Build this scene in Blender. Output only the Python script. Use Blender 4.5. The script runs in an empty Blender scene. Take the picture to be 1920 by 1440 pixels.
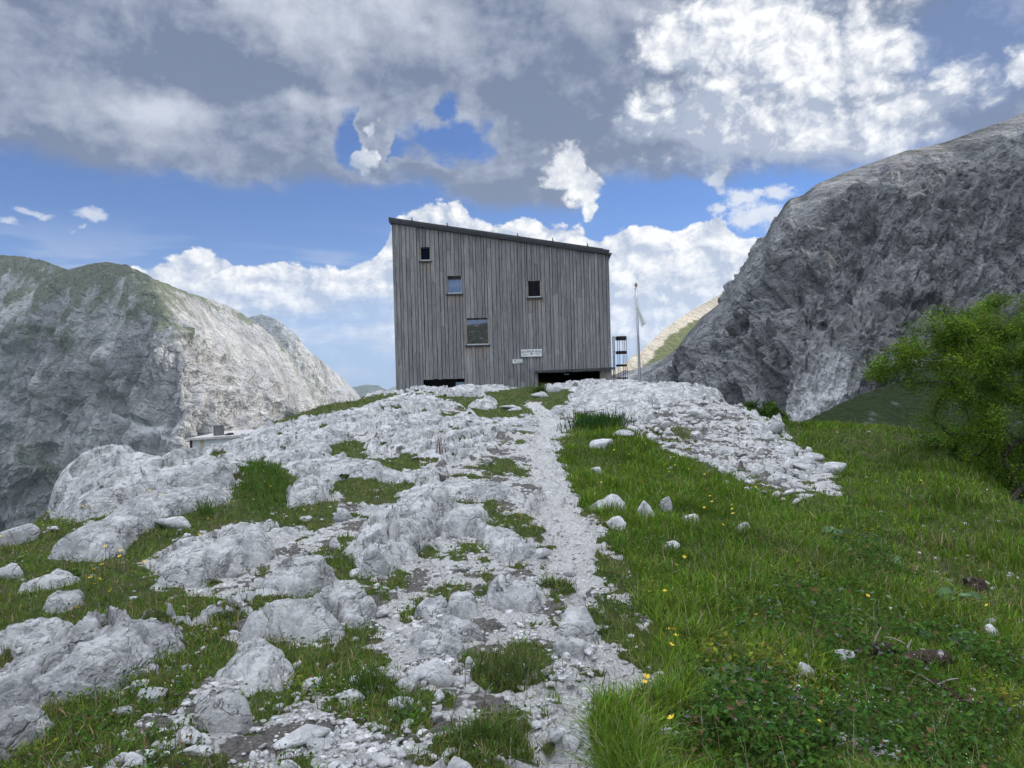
import bpy, bmesh, math, random
import numpy as np
from mathutils import Matrix, Vector
C = bpy.context.scene
LINK = C.collection.objects
R = math.radians
rng = np.random.default_rng(7)
random.seed(7)

# ------------------------------------------------------------------ camera
FPX, EYE, ROLL, HORIZ = 1420.0, 1.65, R(1.5), 705.0      # focal length and horizon in the pixels of a 1920 x 1440 picture
PITCH = math.atan((720 - HORIZ) / FPX)
cr, sr, cp, sp = math.cos(ROLL), math.sin(ROLL), math.cos(PITCH), math.sin(PITCH)
FWD = np.array([0, cp, -sp]); UP0 = np.array([0, sp, cp]); RT0 = np.array([1.0, 0, 0])
RC = cr * RT0 - sr * UP0; UC = sr * RT0 + cr * UP0
cam = bpy.data.cameras.new('camera'); cam.sensor_width = 36; cam.lens = FPX / 1920 * 36
cam.clip_start = 0.05; cam.clip_end = 40000
camo = bpy.data.objects.new('camera', cam); LINK.link(camo)
camo.matrix_world = Matrix(((RC[0], UC[0], -FWD[0], 0), (RC[1], UC[1], -FWD[1], 0), (RC[2], UC[2], -FWD[2], EYE), (0, 0, 0, 1)))
C.camera = camo
C.view_settings.view_transform = 'Standard'; C.view_settings.look = 'None'
C.view_settings.exposure = 0.12; C.view_settings.gamma = 1

def ray(px, py):
    px = np.asarray(px, float); py = np.asarray(py, float)
    return ((px - 960) / FPX)[..., None] * RC + ((720 - py) / FPX)[..., None] * UC + FWD
def W(px, py, d):
    """point seen at a place of the photograph, d metres away along +Y"""
    r = ray(px, py); return r / r[..., 1:2] * np.asarray(d, float)[..., None] + np.array([0, 0, EYE])
def project(P):
    q = P - np.array([0, 0, EYE]); w = np.maximum(q @ FWD, 0.05)
    return 960 + FPX * (q @ RC) / w, 720 - FPX * (q @ UC) / w
def ang(px, py):
    r = ray(px, py); r = r / np.linalg.norm(r, axis=-1, keepdims=True)
    return np.degrees(np.arctan2(r[..., 0], r[..., 1])), np.degrees(np.arcsin(r[..., 2]))

# ------------------------------------------------------------------ sun and sky
SUN_AZ, SUN_EL = 64.0, 31.0
sl = bpy.data.lights.new('sun', 'SUN'); sl.energy = 4.6; sl.angle = R(0.53); sl.color = (1.0, 0.93, 0.82)
so = bpy.data.objects.new('sun', sl); LINK.link(so)
sdir = Vector((math.sin(R(SUN_AZ)) * math.cos(R(SUN_EL)), math.cos(R(SUN_AZ)) * math.cos(R(SUN_EL)), math.sin(R(SUN_EL))))
so.rotation_euler = (-sdir).to_track_quat('-Z', 'Y').to_euler()

wd = bpy.data.worlds.new('World'); C.world = wd; wd.use_nodes = True
NT = wd.node_tree; NT.nodes.clear()
def comp(c):
    n = E.nt.nodes.new('ShaderNodeSeparateColor'); E.nt.links.new(c.k, n.inputs[0]); return [E(n.outputs[i]) for i in range(3)]
class E:
    """a node socket with arithmetic"""
    nt = NT
    def __init__(s, k): s.k = k
    def _m(s, op, o=None, o2=None, clamp=False):
        n = E.nt.nodes.new('ShaderNodeMath'); n.operation = op; n.use_clamp = clamp
        for i, v in enumerate((s, o, o2)):
            if v is None: continue
            if isinstance(v, E): E.nt.links.new(v.k, n.inputs[i])
            else: n.inputs[i].default_value = v
        return E(n.outputs[0])
    def __add__(s, o): return s._m('ADD', o)
    __radd__ = __add__
    def __sub__(s, o): return s._m('SUBTRACT', o)
    def __rsub__(s, o): return (s * -1.0) + o
    def __mul__(s, o): return s._m('MULTIPLY', o)
    __rmul__ = __mul__
    def __truediv__(s, o): return s._m('DIVIDE', o)
    def max(s, o): return s._m('MAXIMUM', o)
    def min(s, o): return s._m('MINIMUM', o)
    def pow(s, o): return s._m('POWER', o)
    def abs(s): return s._m('ABSOLUTE')
    def clamp(s): return s._m('ADD', 0.0, clamp=True)
    def ss(s, a, b):
        n = E.nt.nodes.new('ShaderNodeMapRange'); n.interpolation_type = 'SMOOTHSTEP'
        E.nt.links.new(s.k, n.inputs[0])
        if a < b: n.inputs[1].default_value = a; n.inputs[2].default_value = b
        else: n.inputs[1].default_value = b; n.inputs[2].default_value = a; n.inputs[3].default_value = 1; n.inputs[4].default_value = 0
        return E(n.outputs[0])
def xyz(x, y, z=0.0):
    n = E.nt.nodes.new('ShaderNodeCombineXYZ')
    for i, v in enumerate((x, y, z)):
        if isinstance(v, E): E.nt.links.new(v.k, n.inputs[i])
        else: n.inputs[i].default_value = v
    return E(n.outputs[0])
def vmath(op, a, b):
    n = E.nt.nodes.new('ShaderNodeVectorMath'); n.operation = op
    for i, v in enumerate((a, b)):
        if isinstance(v, E): E.nt.links.new(v.k, n.inputs[i])
        elif v is not None: n.inputs[i].default_value = v
    return E(n.outputs['Value'] if op in ('LENGTH', 'DOT_PRODUCT') else n.outputs[0])
def noise(v, scale, detail=4, rough=0.5, dist=0.0, kind=None, out='Fac'):
    n = E.nt.nodes.new('ShaderNodeTexNoise'); n.noise_dimensions = '3D'
    if kind: n.noise_type = kind
    E.nt.links.new(v.k, n.inputs['Vector']); n.inputs['Scale'].default_value = scale
    n.inputs['Detail'].default_value = detail; n.inputs['Roughness'].default_value = rough; n.inputs['Distortion'].default_value = dist
    return E(n.outputs[out])
def voro(v, scale, feature='F1', detail=0.0, rough=0.5, smooth=0.5, out='Distance', dims='3D'):
    n = E.nt.nodes.new('ShaderNodeTexVoronoi'); n.feature = feature; n.voronoi_dimensions = dims
    E.nt.links.new(v.k, n.inputs['Vector']); n.inputs['Scale'].default_value = scale
    if 'Detail' in n.inputs: n.inputs['Detail'].default_value = detail; n.inputs['Roughness'].default_value = rough
    if feature == 'SMOOTH_F1': n.inputs['Smoothness'].default_value = smooth
    return E(n.outputs[out])
def mix(f, a, b):
    n = E.nt.nodes.new('ShaderNodeMix'); n.data_type = 'RGBA'
    for i, v in ((0, f), (6, a), (7, b)):
        if isinstance(v, E): E.nt.links.new(v.k, n.inputs[i])
        elif i == 0: n.inputs[i].default_value = v
        else: n.inputs[i].default_value = (*v, 1) if len(v) == 3 else v
    return E(n.outputs[2])
def cmul(a, b):
    n = E.nt.nodes.new('ShaderNodeMix'); n.data_type = 'RGBA'; n.blend_type = 'MULTIPLY'; n.inputs[0].default_value = 1
    for i, v in ((6, a), (7, b)):
        if isinstance(v, E): E.nt.links.new(v.k, n.inputs[i])
        else: n.inputs[i].default_value = (*v, 1)
    return E(n.outputs[2])
def fcurve(x, pts, xr, yr):
    n = E.nt.nodes.new('ShaderNodeFloatCurve'); c = n.mapping.curves[0]
    q = sorted([((x_ - xr[0]) / (xr[1] - xr[0]), (y_ - yr[0]) / (yr[1] - yr[0])) for x_, y_ in pts])
    c.points[0].location = q[0]; c.points[1].location = q[-1]
    for a, b in q[1:-1]: c.points.new(a, b)
    for p in c.points: p.handle_type = 'AUTO_CLAMPED'
    n.mapping.extend = 'HORIZONTAL'; n.mapping.update()
    E.nt.links.new(((x - xr[0]) / (xr[1] - xr[0])).clamp().k, n.inputs['Value'])
    return E(n.outputs[0]) * (yr[1] - yr[0]) + yr[0]

def build_sky():
    E.nt = NT
    tc = NT.nodes.new('ShaderNodeTexCoord')
    sep = NT.nodes.new('ShaderNodeSeparateXYZ'); NT.links.new(tc.outputs['Generated'], sep.inputs[0])
    x, y, z = (E(sep.outputs[i]) for i in range(3))
    u = x._m('ARCTAN2', y) * 57.2958; v = z._m('ARCSINE') * 57.2958
    p = xyz(u, v * 1.25, 0.0)
    wr_, wg_, wb_ = comp(noise(p, 0.16, 5, 0.6, out='Color'))
    uw, vw = u + (wr_ - 0.5) * 5.0, v + (wg_ - 0.5) * 4.0
    XR, YR = (-70, 70), (-15, 65)
    def line(pts): return fcurve(u, [ang(a, b) for a, b in pts], XR, YR)
    def blob(px, py, rx, ry, rot=0.0):
        uu, vv = ang(px, py); k = 57.2958 / FPX * math.cos(R(uu)) ** 2; c_, s_ = math.cos(R(rot)), math.sin(R(rot))
        du, dv = uw - float(uu), vw - float(vv)
        a = (du * c_ + dv * s_) * (1 / (rx * k)); b = (du * -s_ + dv * c_) * (1 / (ry * k))
        return 1.0 - vmath('LENGTH', xyz(a, b), None)          # 1 in the middle, 0 on the rim
    def bl(q):                                                  # cauliflower relief
        w = vmath('ADD', q, vmath('SCALE', vmath('SUBTRACT', noise(q, 0.35, 3, 0.5, out='Color'), (0.5, 0.5, 0.5)), None))
        w.k.node.inputs[1].links[0].from_node.inputs['Scale'].default_value = 2.8
        return (1.0 - voro(w, 0.27, 'F1', 5.0, 0.58)) * 0.70 + noise(q, 0.45, 8, 0.60) * 0.46
    ux, uy = 0.55, 0.62                                         # towards the sun, in degrees of sky
    p2 = vmath('ADD', p, (ux, uy, 0.0))
    b1, b2 = bl(p), bl(p2)
    rel = (b1 - b2)                                             # lit and shaded flanks of the billows
    big = noise(p, 0.085, 5, 0.55); big2 = noise(vmath('ADD', p, (1.6, 2.2, 0.0)), 0.085, 5, 0.55)
    mid = noise(xyz(u * 0.75, v * 1.5, 3.1), 0.22, 8, 0.6); mid2 = noise(xyz((u + 0.9) * 0.75, (v + 0.9) * 1.5, 3.1), 0.22, 8, 0.6)
    fine = noise(p, 0.8, 7, 0.6)
    st = noise(xyz(u * 0.16, v * 1.0, 7.7), 0.55, 6, 0.55)
    # clear air
    sky = NT.nodes.new('ShaderNodeTexSky'); sky.sky_type = 'NISHITA'; sky.sun_disc = False
    sky.sun_elevation = R(SUN_EL); sky.sun_rotation = R(SUN_AZ); sky.altitude = 1600; sky.air_density = 1.0; sky.dust_density = 0.6; sky.ozone_density = 1.5
    K = 10.0
    c = cmul(E(sky.outputs[0]), SKYGAIN)
    hz = v.ss(11.0, -1.0)
    c = mix(hz * 0.60, c, tuple(K * q for q in (0.19, 0.33, 0.62)))
    def lay(c, alpha, s, lit, dark):
        return mix(alpha.clamp(), c, mix(s.clamp(), tuple(K * q for q in dark), tuple(K * q for q in lit)))
    N0 = (fine - 0.5) * 3.0; NB = (b1 - 0.60) * 2.0; NM = (mid - 0.5) * 3.0
    # low streaks over the far valley
    a = (st - 0.50).ss(-0.02, 0.14) * v.ss(-1, 2.0) * v.ss(12.0, 6.0) * 0.6
    c = lay(c, a, 0.45 + rel * 0.6 + NM * 0.2, (0.76, 0.76, 0.78), (0.42, 0.49, 0.64))
    # the white cumulus bank
    top = line([(-400, 520), (150, 520), (235, 492), (290, 476), (340, 455), (385, 441), (430, 458), (460, 476), (520, 470), (590, 482), (640, 482), (665, 466), (690, 462), (715, 440), (735, 395), (775, 365), (830, 352), (868, 352), (885, 385), (940, 400), (985, 392), (1040, 402), (1090, 405), (1122, 418), (1140, 408), (1180, 398), (1230, 408), (1275, 415), (1300, 388), (1340, 384), (1370, 415), (1420, 425), (1470, 410), (1560, 390), (2300, 350)])
    D = top - v + NB * 0.75
    right = u.ss(float(ang(700, 500)[0]), float(ang(860, 500)[0]))
    low = (v - (3.6 - right * 3.8) + (st - 0.5) * 9.0 + NM * 1.2).ss(-1.0, 3.0)
    a = D.ss(-0.06, 0.25) * (0.12 + 0.88 * low)
    s = 0.82 + rel * 1.9 + NB * 0.34 - (D * 0.050).min(0.50) + NM * 0.12 + (big - big2) * 0.9 + right * 0.12
    c = lay(c, a, s, (1.0, 0.98, 0.94), (0.42, 0.48, 0.60))
    # thin bright cumulus beside the mountain
    D = blob(1343, 345, 34, 60, 12).max(blob(1385, 378, 78, 44, -20)).max(blob(1455, 372, 80, 36, -8)).max(blob(1430, 420, 120, 50)).max(blob(1330, 395, 40, 30)) * 2.0 + NB * 0.8 + N0 * 0.8
    c = lay(c, D.ss(-0.1, 0.9) * 0.85, 0.70 + rel * 1.0 + NM * 0.2, (0.86, 0.87, 0.88), (0.50, 0.57, 0.70))
    # little clouds on the left
    D = blob(163, 394, 66, 22, -3).max(blob(45, 385, 62, 15)).max(blob(12, 408, 52, 15)).max(blob(140, 418, 30, 9) * 0.7) * 1.9 + N0 * 0.9 + NB * 0.35
    c = lay(c, D.ss(0.25, 1.25) * 0.8, 0.6 + rel * 1.2, (0.72, 0.74, 0.79), (0.46, 0.54, 0.70))
    # the grey deck over everything
    bot = line([(-900, 340), (-300, 290), (0, 288), (90, 305), (220, 330), (330, 332), (450, 352), (560, 345), (700, 350), (800, 352), (880, 385), (940, 402), (1040, 400), (1090, 395), (1110, 360), (1160, 335), (1230, 345), (1330, 362), (1420, 330), (1600, 330), (1700, 300), (2300, 300)])
    D = v - bot + NM * 0.9 + N0 * 0.5
    hole = blob(672, 250, 58, 84, -12).max(blob(835, 258, 140, 52, -6)).max(blob(745, 275, 80, 44, 0)).max(blob(845, 198, 44, 38, 0))
    hole2 = blob(1240, 362, 150, 34, 2)
    hole = hole - blob(712, 256, 36, 66, -8).max(0.0) * 2.2 - blob(690, 215, 20, 30).max(0) * 1.3 - blob(775, 318, 90, 22).max(0) * 2.2
    hm = (hole * 2.2 + N0 * 0.45 + NB * 0.60).ss(-0.10, 0.80)
    h2 = (hole2 * 1.6 + NM * 0.5).ss(0.15, 0.9)
    a = D.ss(-0.5, 1.1) * (1.0 - hm) * (1.0 - h2 * 0.9)
    thin = blob(1500, 310, 420, 70).max(blob(1820, 80, 220, 200)).ss(0.0, 0.7)
    a = a * (1.0 - thin * 0.28)
    glow = blob(560, -30, 460, 130).max(blob(330, 200, 170, 55, -8) * 0.8).max(blob(560, 190, 90, 40) * 0.8).max(blob(800, 60, 300, 140) * 0.55).max(blob(520, 262, 100, 30) * 0.5).max(blob(1180, 20, 200, 90) * 0.6).ss(0.0, 0.8)
    dk = blob(1000, 350, 160, 70).max(blob(985, 250, 150, 100) * 0.9).max(blob(330, 120, 300, 60) * 0.6).max(blob(150, 280, 330, 60) * 0.7).max(blob(700, 150, 120, 60) * 0.5).ss(0.0, 0.8)
    s = 0.20 + (big - big2) * 1.5 + (mid - mid2) * 0.25 + rel * 0.40 + hole.ss(-0.9, 0.25) * 0.30 + glow * 0.58 - dk * 0.50 + (big - 0.5) * 1.5 + NB * 0.08
    c = lay(c, a, s, (0.56, 0.60, 0.68), (0.135, 0.175, 0.275))
    # the puff that stands in front of the hole
    D = blob(716, 240, 40, 56, -10).max(blob(690, 290, 62, 36, 20)) * 1.9 + NB * 0.7 + N0 * 0.5
    c = lay(c, D.ss(0.35, 0.85) * 0.92, 0.40 + rel * 1.3 + (u - float(ang(705, 250)[0])) * 0.22, (0.88, 0.89, 0.92), (0.36, 0.42, 0.53))
    # the towering white heads at the upper right
    D = blob(1430, 70, 300, 230).max(blob(1570, 110, 210, 200)).max(blob(1700, 200, 210, 105)).max(blob(1340, 210, 250, 140)).max(blob(1500, 230, 260, 110)).max(blob(1908, 135, 66, 64)).max(blob(1290, 80, 150, 110)).max(blob(1640, 250, 200, 80)) * 2.6 + NB * 0.70 + N0 * 0.30
    base = v - line([(1000, 300), (1250, 230), (1400, 250), (1550, 265), (1700, 260), (1900, 240)])
    s = 0.42 + rel * 1.7 + NB * 0.34 + base.min(4.5).max(-3.5) * 0.13 + (big - big2) * 1.8 + NM * 0.12
    c = lay(c, D.ss(-0.25, 0.95) * 0.97, s, (0.97, 0.97, 0.96), (0.38, 0.43, 0.54))
    # the small bright tower over the roof
    D = blob(1064, 314, 64, 54, 0).max(blob(1096, 346, 66, 58, 0)).max(blob(1108, 388, 30, 36, 0)) * 1.8 + NB * 0.42 + N0 * 0.12
    c = lay(c, D.ss(-0.02, 0.42), 0.66 + rel * 1.5 + NB * 0.2, (1.0, 0.99, 0.96), (0.55, 0.58, 0.65))
    # out-of-frame sky overhead and behind, brightened as added fill light for the foreground
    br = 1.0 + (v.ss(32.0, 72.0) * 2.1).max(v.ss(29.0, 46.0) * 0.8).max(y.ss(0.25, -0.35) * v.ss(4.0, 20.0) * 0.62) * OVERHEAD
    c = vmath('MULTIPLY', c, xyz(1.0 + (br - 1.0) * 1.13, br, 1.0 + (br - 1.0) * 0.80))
    # ground below the horizon for the bounce
    c = mix(v.ss(-1.0, -4.0), c, tuple(K * q for q in (0.16, 0.18, 0.17)))
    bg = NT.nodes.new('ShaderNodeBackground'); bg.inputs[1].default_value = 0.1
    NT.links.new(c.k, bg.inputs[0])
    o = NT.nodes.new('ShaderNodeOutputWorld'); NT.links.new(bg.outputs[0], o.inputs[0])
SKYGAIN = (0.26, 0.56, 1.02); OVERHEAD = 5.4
build_sky()
wd.cycles.sampling_method = 'MANUAL'; wd.cycles.sample_map_resolution = 512
C.cycles.max_bounces = 5; C.cycles.diffuse_bounces = 3; C.cycles.glossy_bounces = 3; C.cycles.transmission_bounces = 3; C.cycles.transparent_max_bounces = 6
C.cycles.use_denoising = True

# ------------------------------------------------------------------ numpy noise and mesh helpers
_perm = np.random.default_rng(3).permutation(256).astype(np.int64); _perm = np.concatenate([_perm, _perm, _perm])
_g = np.random.default_rng(4).normal(size=(256, 3)); _g /= np.linalg.norm(_g, axis=1, keepdims=True)
_h = np.random.default_rng(5).random((256, 4))
def perlin(P):
    P = np.asarray(P, float); i0 = np.floor(P).astype(np.int64); f = P - i0; i0 &= 255
    w = f * f * f * (f * (f * 6 - 15) + 10); out = 0
    for dx in (0, 1):
        wx = w[:, 0] if dx else 1 - w[:, 0]
        for dy in (0, 1):
            wy = w[:, 1] if dy else 1 - w[:, 1]
            for dz in (0, 1):
                wz = w[:, 2] if dz else 1 - w[:, 2]
                h = _perm[_perm[_perm[(i0[:, 0] + dx) & 255] + ((i0[:, 1] + dy) & 255)] + ((i0[:, 2] + dz) & 255)]
                g = _g[h]
                out = out + wx * wy * wz * (g[:, 0] * (f[:, 0] - dx) + g[:, 1] * (f[:, 1] - dy) + g[:, 2] * (f[:, 2] - dz))
    return out * 1.5
def fbm(P, scale=1.0, octv=4, gain=0.5, ridged=False):
    P = np.asarray(P, float) * scale; a, s, t = 1.0, 0.0, 0.0
    for o in range(octv):
        n = perlin(P + o * 17.3)
        if ridged: n = 1 - 2 * np.abs(n)
        s = s + a * n; t += a; a *= gain; P = P * 2.03
    return s / t
def fb2(x, y, scale, octv=4, gain=0.5, ridged=False, z=0.0):
    return fbm(np.stack([x, y, np.full_like(x, z)], 1), scale, octv, gain, ridged)
def cells(x, y, seed=0):
    """F1, F2, and four random numbers of the nearest cell"""
    ix, iy = np.floor(x).astype(np.int64), np.floor(y).astype(np.int64)
    f1 = np.full(x.shape, 9.0); f2 = np.full(x.shape, 9.0); best = np.zeros(x.shape, np.int64); bx = np.zeros_like(x); by = np.zeros_like(x)
    for dx in (-1, 0, 1):
        for dy in (-1, 0, 1):
            h = _perm[_perm[(ix + dx + seed) & 255] + ((iy + dy) & 255)]
            ox, oy = ix + dx + _h[h, 0], iy + dy + _h[h, 1]
            d = np.hypot(x - ox, y - oy); near = d < f1
            f2 = np.where(near, f1, np.minimum(f2, d)); f1 = np.where(near, d, f1)
            best = np.where(near, h, best); bx = np.where(near, x - ox, bx); by = np.where(near, y - oy, by)
    return f1, f2, _h[best], bx, by
def sstep(a, b, x):
    t = np.clip((x - a) / (b - a), 0, 1); return t * t * (3 - 2 * t)
def poly_sd(px, py, poly):
    """signed distance to a polygon, positive inside"""
    q = np.asarray(poly, float); n = len(q); d = np.full(px.shape, 1e9); ins = np.zeros(px.shape, bool)
    for i in range(n):
        ax, ay = q[i]; bx, by = q[(i + 1) % n]; ex, ey = bx - ax, by - ay
        t = np.clip(((px - ax) * ex + (py - ay) * ey) / (ex * ex + ey * ey + 1e-9), 0, 1)
        d = np.minimum(d, np.hypot(px - ax - t * ex, py - ay - t * ey))
        c = ((ay > py) != (by > py)) & (px < ex * (py - ay) / (ey if ey else 1e-9) + ax); ins ^= c
    return np.where(ins, d, -d)

def mesh_np(name, V, faces, mat, parent=None, smooth=True, attrs=None, mats=None, midx=None):
    """one mesh object out of numpy arrays: V (n,3), faces a list of (m,k) index arrays"""
    me = bpy.data.meshes.new(name); V = np.asarray(V, np.float32)
    faces = [np.asarray(f, np.int32) for f in faces if len(f)]
    me.vertices.add(len(V)); me.vertices.foreach_set('co', V.ravel())
    li = np.concatenate([f.ravel() for f in faces]); tot = np.concatenate([np.full(len(f), f.shape[1], np.int32) for f in faces])
    st = np.concatenate([[0], np.cumsum(tot)[:-1]]).astype(np.int32)
    me.loops.add(len(li)); me.loops.foreach_set('vertex_index', li.astype(np.int32))
    me.polygons.add(len(tot)); me.polygons.foreach_set('loop_start', st)
    try: me.polygons.foreach_set('loop_total', tot)
    except Exception: pass
    if attrs:
        for k, a in attrs.items():
            a = np.asarray(a, np.float32)
            if a.ndim == 1: me.attributes.new(k, 'FLOAT', 'POINT').data.foreach_set('value', a)
            else:
                if a.shape[1] == 3: a = np.concatenate([a, np.ones((len(a), 1), np.float32)], 1)
                me.attributes.new(k, 'FLOAT_COLOR', 'POINT').data.foreach_set('color', a.ravel())
    me.update(calc_edges=True)
    me.polygons.foreach_set('use_smooth', np.full(len(tot), smooth))
    for m in (mats or [mat]): me.materials.append(m)
    if midx is not None: me.polygons.foreach_set('material_index', np.asarray(midx, np.int32))
    me.validate()
    o = bpy.data.objects.new(name, me); LINK.link(o)
    if parent: o.parent = parent
    return o
def gridq(nu, nv):
    i = np.arange((nu - 1) * (nv - 1)); a = i // (nv - 1) * nv + i % (nv - 1)
    return np.stack([a, a + nv, a + nv + 1, a + 1], 1)
def tag(o, label=None, cat=None, group=None, kind=None):
    if label: o['label'] = label
    if cat: o['category'] = cat
    if group: o['group'] = group
    if kind: o['kind'] = kind
    return o
def empty(name, loc, rz=0.0):
    o = bpy.data.objects.new(name, None); LINK.link(o); o.location = loc; o.rotation_euler = (0, 0, rz); o.empty_display_size = 0.1
    return o
class MB:
    """collects boxes, tubes and sheets, then links them as one mesh"""
    def __init__(s): s.v = []; s.q = []; s.t = []; s.n = 0; s.a = []
    def add(s, v, q=(), t=(), a=None):
        v = np.asarray(v, float)
        s.v.append(v)
        if len(q): s.q.append(np.asarray(q) + s.n)
        if len(t): s.t.append(np.asarray(t) + s.n)
        s.a.append(np.tile(np.asarray(a if a is not None else (1, 1, 1), float), (len(v), 1)) if a is None or np.ndim(a) == 1 else a)
        s.n += len(v); return s
    def box(s, x0, x1, y0, y1, z0, z1, a=None):
        v = [(x, y, z) for x in (x0, x1) for y in (y0, y1) for z in (z0, z1)]
        return s.add(v, [(0, 1, 3, 2), (4, 6, 7, 5), (0, 4, 5, 1), (2, 3, 7, 6), (0, 2, 6, 4), (1, 5, 7, 3)], a=a)
    def hexa(s, v, a=None):
        return s.add(v, [(0, 1, 3, 2), (4, 6, 7, 5), (0, 4, 5, 1), (2, 3, 7, 6), (0, 2, 6, 4), (1, 5, 7, 3)], a=a)
    def tube(s, pts, rad, n=8, cap=True, a=None):
        pts = np.asarray(pts, float); m = len(pts); rad = np.broadcast_to(np.asarray(rad, float), (m,))
        T = np.gradient(pts, axis=0); T /= np.linalg.norm(T, axis=1, keepdims=True) + 1e-9
        ref = np.array([0, 0, 1.0]) if abs(T[0, 2]) < .9 else np.array([1.0, 0, 0])
        A = np.cross(T, ref); A /= np.linalg.norm(A, axis=1, keepdims=True) + 1e-9; B = np.cross(T, A)
        th = np.linspace(0, 2 * math.pi, n, endpoint=False)
        v = (pts[:, None] + rad[:, None, None] * (np.cos(th)[None, :, None] * A[:, None] + np.sin(th)[None, :, None] * B[:, None])).reshape(-1, 3)
        i = np.arange(m - 1)[:, None] * n; j = np.arange(n)[None]; k = (j + 1) % n
        q = np.stack([i + j, i + k, i + n + k, i + n + j], -1).reshape(-1, 4)
        t = []
        if cap:
            t = [(0, kk + 1, kk) for kk in range(1, n - 1)] + [((m - 1) * n, (m - 1) * n + kk, (m - 1) * n + kk + 1) for kk in range(1, n - 1)]
        return s.add(v, q, t, a)
    def build(s, name, mat, parent=None, smooth=False, attr=None):
        V = np.concatenate(s.v); f = []
        if s.q: f.append(np.concatenate(s.q))
        if s.t: f.append(np.concatenate(s.t))
        return mesh_np(name, V, f, mat, parent, smooth, {attr: np.concatenate(s.a)} if attr else None)

# ------------------------------------------------------------------ materials
def material(name):
    m = bpy.data.materials.new(name); m.use_nodes = True; nt = m.node_tree; nt.nodes.clear(); E.nt = nt
    b = nt.nodes.new('ShaderNodeBsdfPrincipled'); o = nt.nodes.new('ShaderNodeOutputMaterial'); nt.links.new(b.outputs[0], o.inputs[0])
    b.inputs['Roughness'].default_value = 0.9; b.inputs['Specular IOR Level'].default_value = 0.25
    return m, nt, b
def put(b, key, v):
    if isinstance(v, E): E.nt.links.new(v.k, b.inputs[key])
    elif isinstance(v, tuple): b.inputs[key].default_value = (*v, 1) if len(v) == 3 else v
    else: b.inputs[key].default_value = v
def pos():
    return E(E.nt.nodes.new('ShaderNodeNewGeometry').outputs['Position'])
def attr(name, out='Color'):
    n = E.nt.nodes.new('ShaderNodeAttribute'); n.attribute_name = name; return E(n.outputs[out])
def axes(v):
    n = E.nt.nodes.new('ShaderNodeSeparateXYZ'); E.nt.links.new(v.k, n.inputs[0]); return [E(n.outputs[i]) for i in range(3)]
def stretch(v, s, rot=0.0):
    n = E.nt.nodes.new('ShaderNodeMapping'); E.nt.links.new(v.k, n.inputs[0]); n.inputs['Scale'].default_value = s; n.inputs['Rotation'].default_value = rot if isinstance(rot, tuple) else (0, 0, rot); return E(n.outputs[0])
def bump(b, h, dist, strength=1.0, prev=None):
    n = E.nt.nodes.new('ShaderNodeBump'); n.inputs['Distance'].default_value = dist; n.inputs['Strength'].default_value = strength
    E.nt.links.new(h.k, n.inputs['Height'])
    if prev is not None: E.nt.links.new(prev.k, n.inputs['Normal'])
    r = E(n.outputs[0]); put(b, 'Normal', r); return r
def flat(name, col, rough=0.7, metal=0.0, spec=0.3, grain=0.0, gs=20.0):
    m, nt, b = material(name)
    if grain: put(b, 'Base Color', mix(noise(pos(), gs, 6, 0.6).ss(0.3, 0.7), tuple(c * (1 - grain) for c in col), tuple(min(1, c * (1 + grain)) for c in col)))
    else: put(b, 'Base Color', col)
    put(b, 'Roughness', rough); put(b, 'Metallic', metal); put(b, 'Specular IOR Level', spec)
    return m

# ------------------------------------------------------------------ mountains
def cliff_mat(name, pale, dark, veg, veg_amt, scale, rot, warm=(0.40, 0.33, 0.26)):
    m, nt, b = material(name); P = pos(); S = 1.0 / scale
    q = stretch(P, (1, 1, 1), rot)
    n1 = noise(stretch(q, (1.0, 1.0, 0.35)), S * 0.9, 9, 0.62); n2 = noise(q, S * 4.0, 8, 0.65); n3 = noise(P, S * 0.18, 4, 0.5)
    col = mix((n1 * 0.55 + n2 * 0.45).ss(0.36, 0.64), dark, pale)
    col = mix(noise(stretch(q, (1.0, 1.0, 0.16)), S * 0.5, 7, 0.6).ss(0.47, 0.62) * 0.45, col, tuple(c_ * 0.55 for c_ in dark))
    col = mix(noise(stretch(q, (1.0, 1.0, 0.12)), S * 1.1, 6, 0.6).ss(0.56, 0.70) * 0.5, col, tuple(min(.8, c_ * 1.25) for c_ in pale))
    col = mix(noise(P, S * 0.35, 5, 0.6).ss(0.60, 0.75) * 0.35, col, warm)
    va = attr('m'); vr, vg, vb = comp(va)                       # r grass cover, g scree
    nn = noise(P, S * 1.6, 8, 0.65)
    col = mix(vg, col, mix(noise(P, S * 12, 3, 0.7).ss(0.42, 0.6), tuple(c * 0.72 for c in pale), tuple(min(0.6, c * 1.6) for c in pale)))
    gm = (vr + (nn - 0.5) * 2.2).ss(0.30, 0.70)
    col = mix(gm * veg_amt, col, mix(n2, tuple(c * 0.7 for c in veg), tuple(c * 1.35 for c in veg)))
    put(b, 'Base Color', col); put(b, 'Specular IOR Level', 0.1)
    crack = voro(vmath('ADD', q, vmath('SCALE', noise(q, S * 2, 4, 0.6, out='Color'), None)), S * 2.2, 'DISTANCE_TO_EDGE', 2.0, 0.6)
    cs = crack.k.node.inputs['Vector'].links[0].from_node.inputs[1].links[0].from_node; cs.inputs['Scale'].default_value = scale * 0.35
    h = n1 * 0.55 + n2 * 0.35 + crack.ss(0.0, 0.12) * 0.14 + noise(q, S * 16, 5, 0.6) * 0.10
    bump(b, h * (1.0 - vg * 0.75), scale * 0.55, 1.0)
    return m

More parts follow.
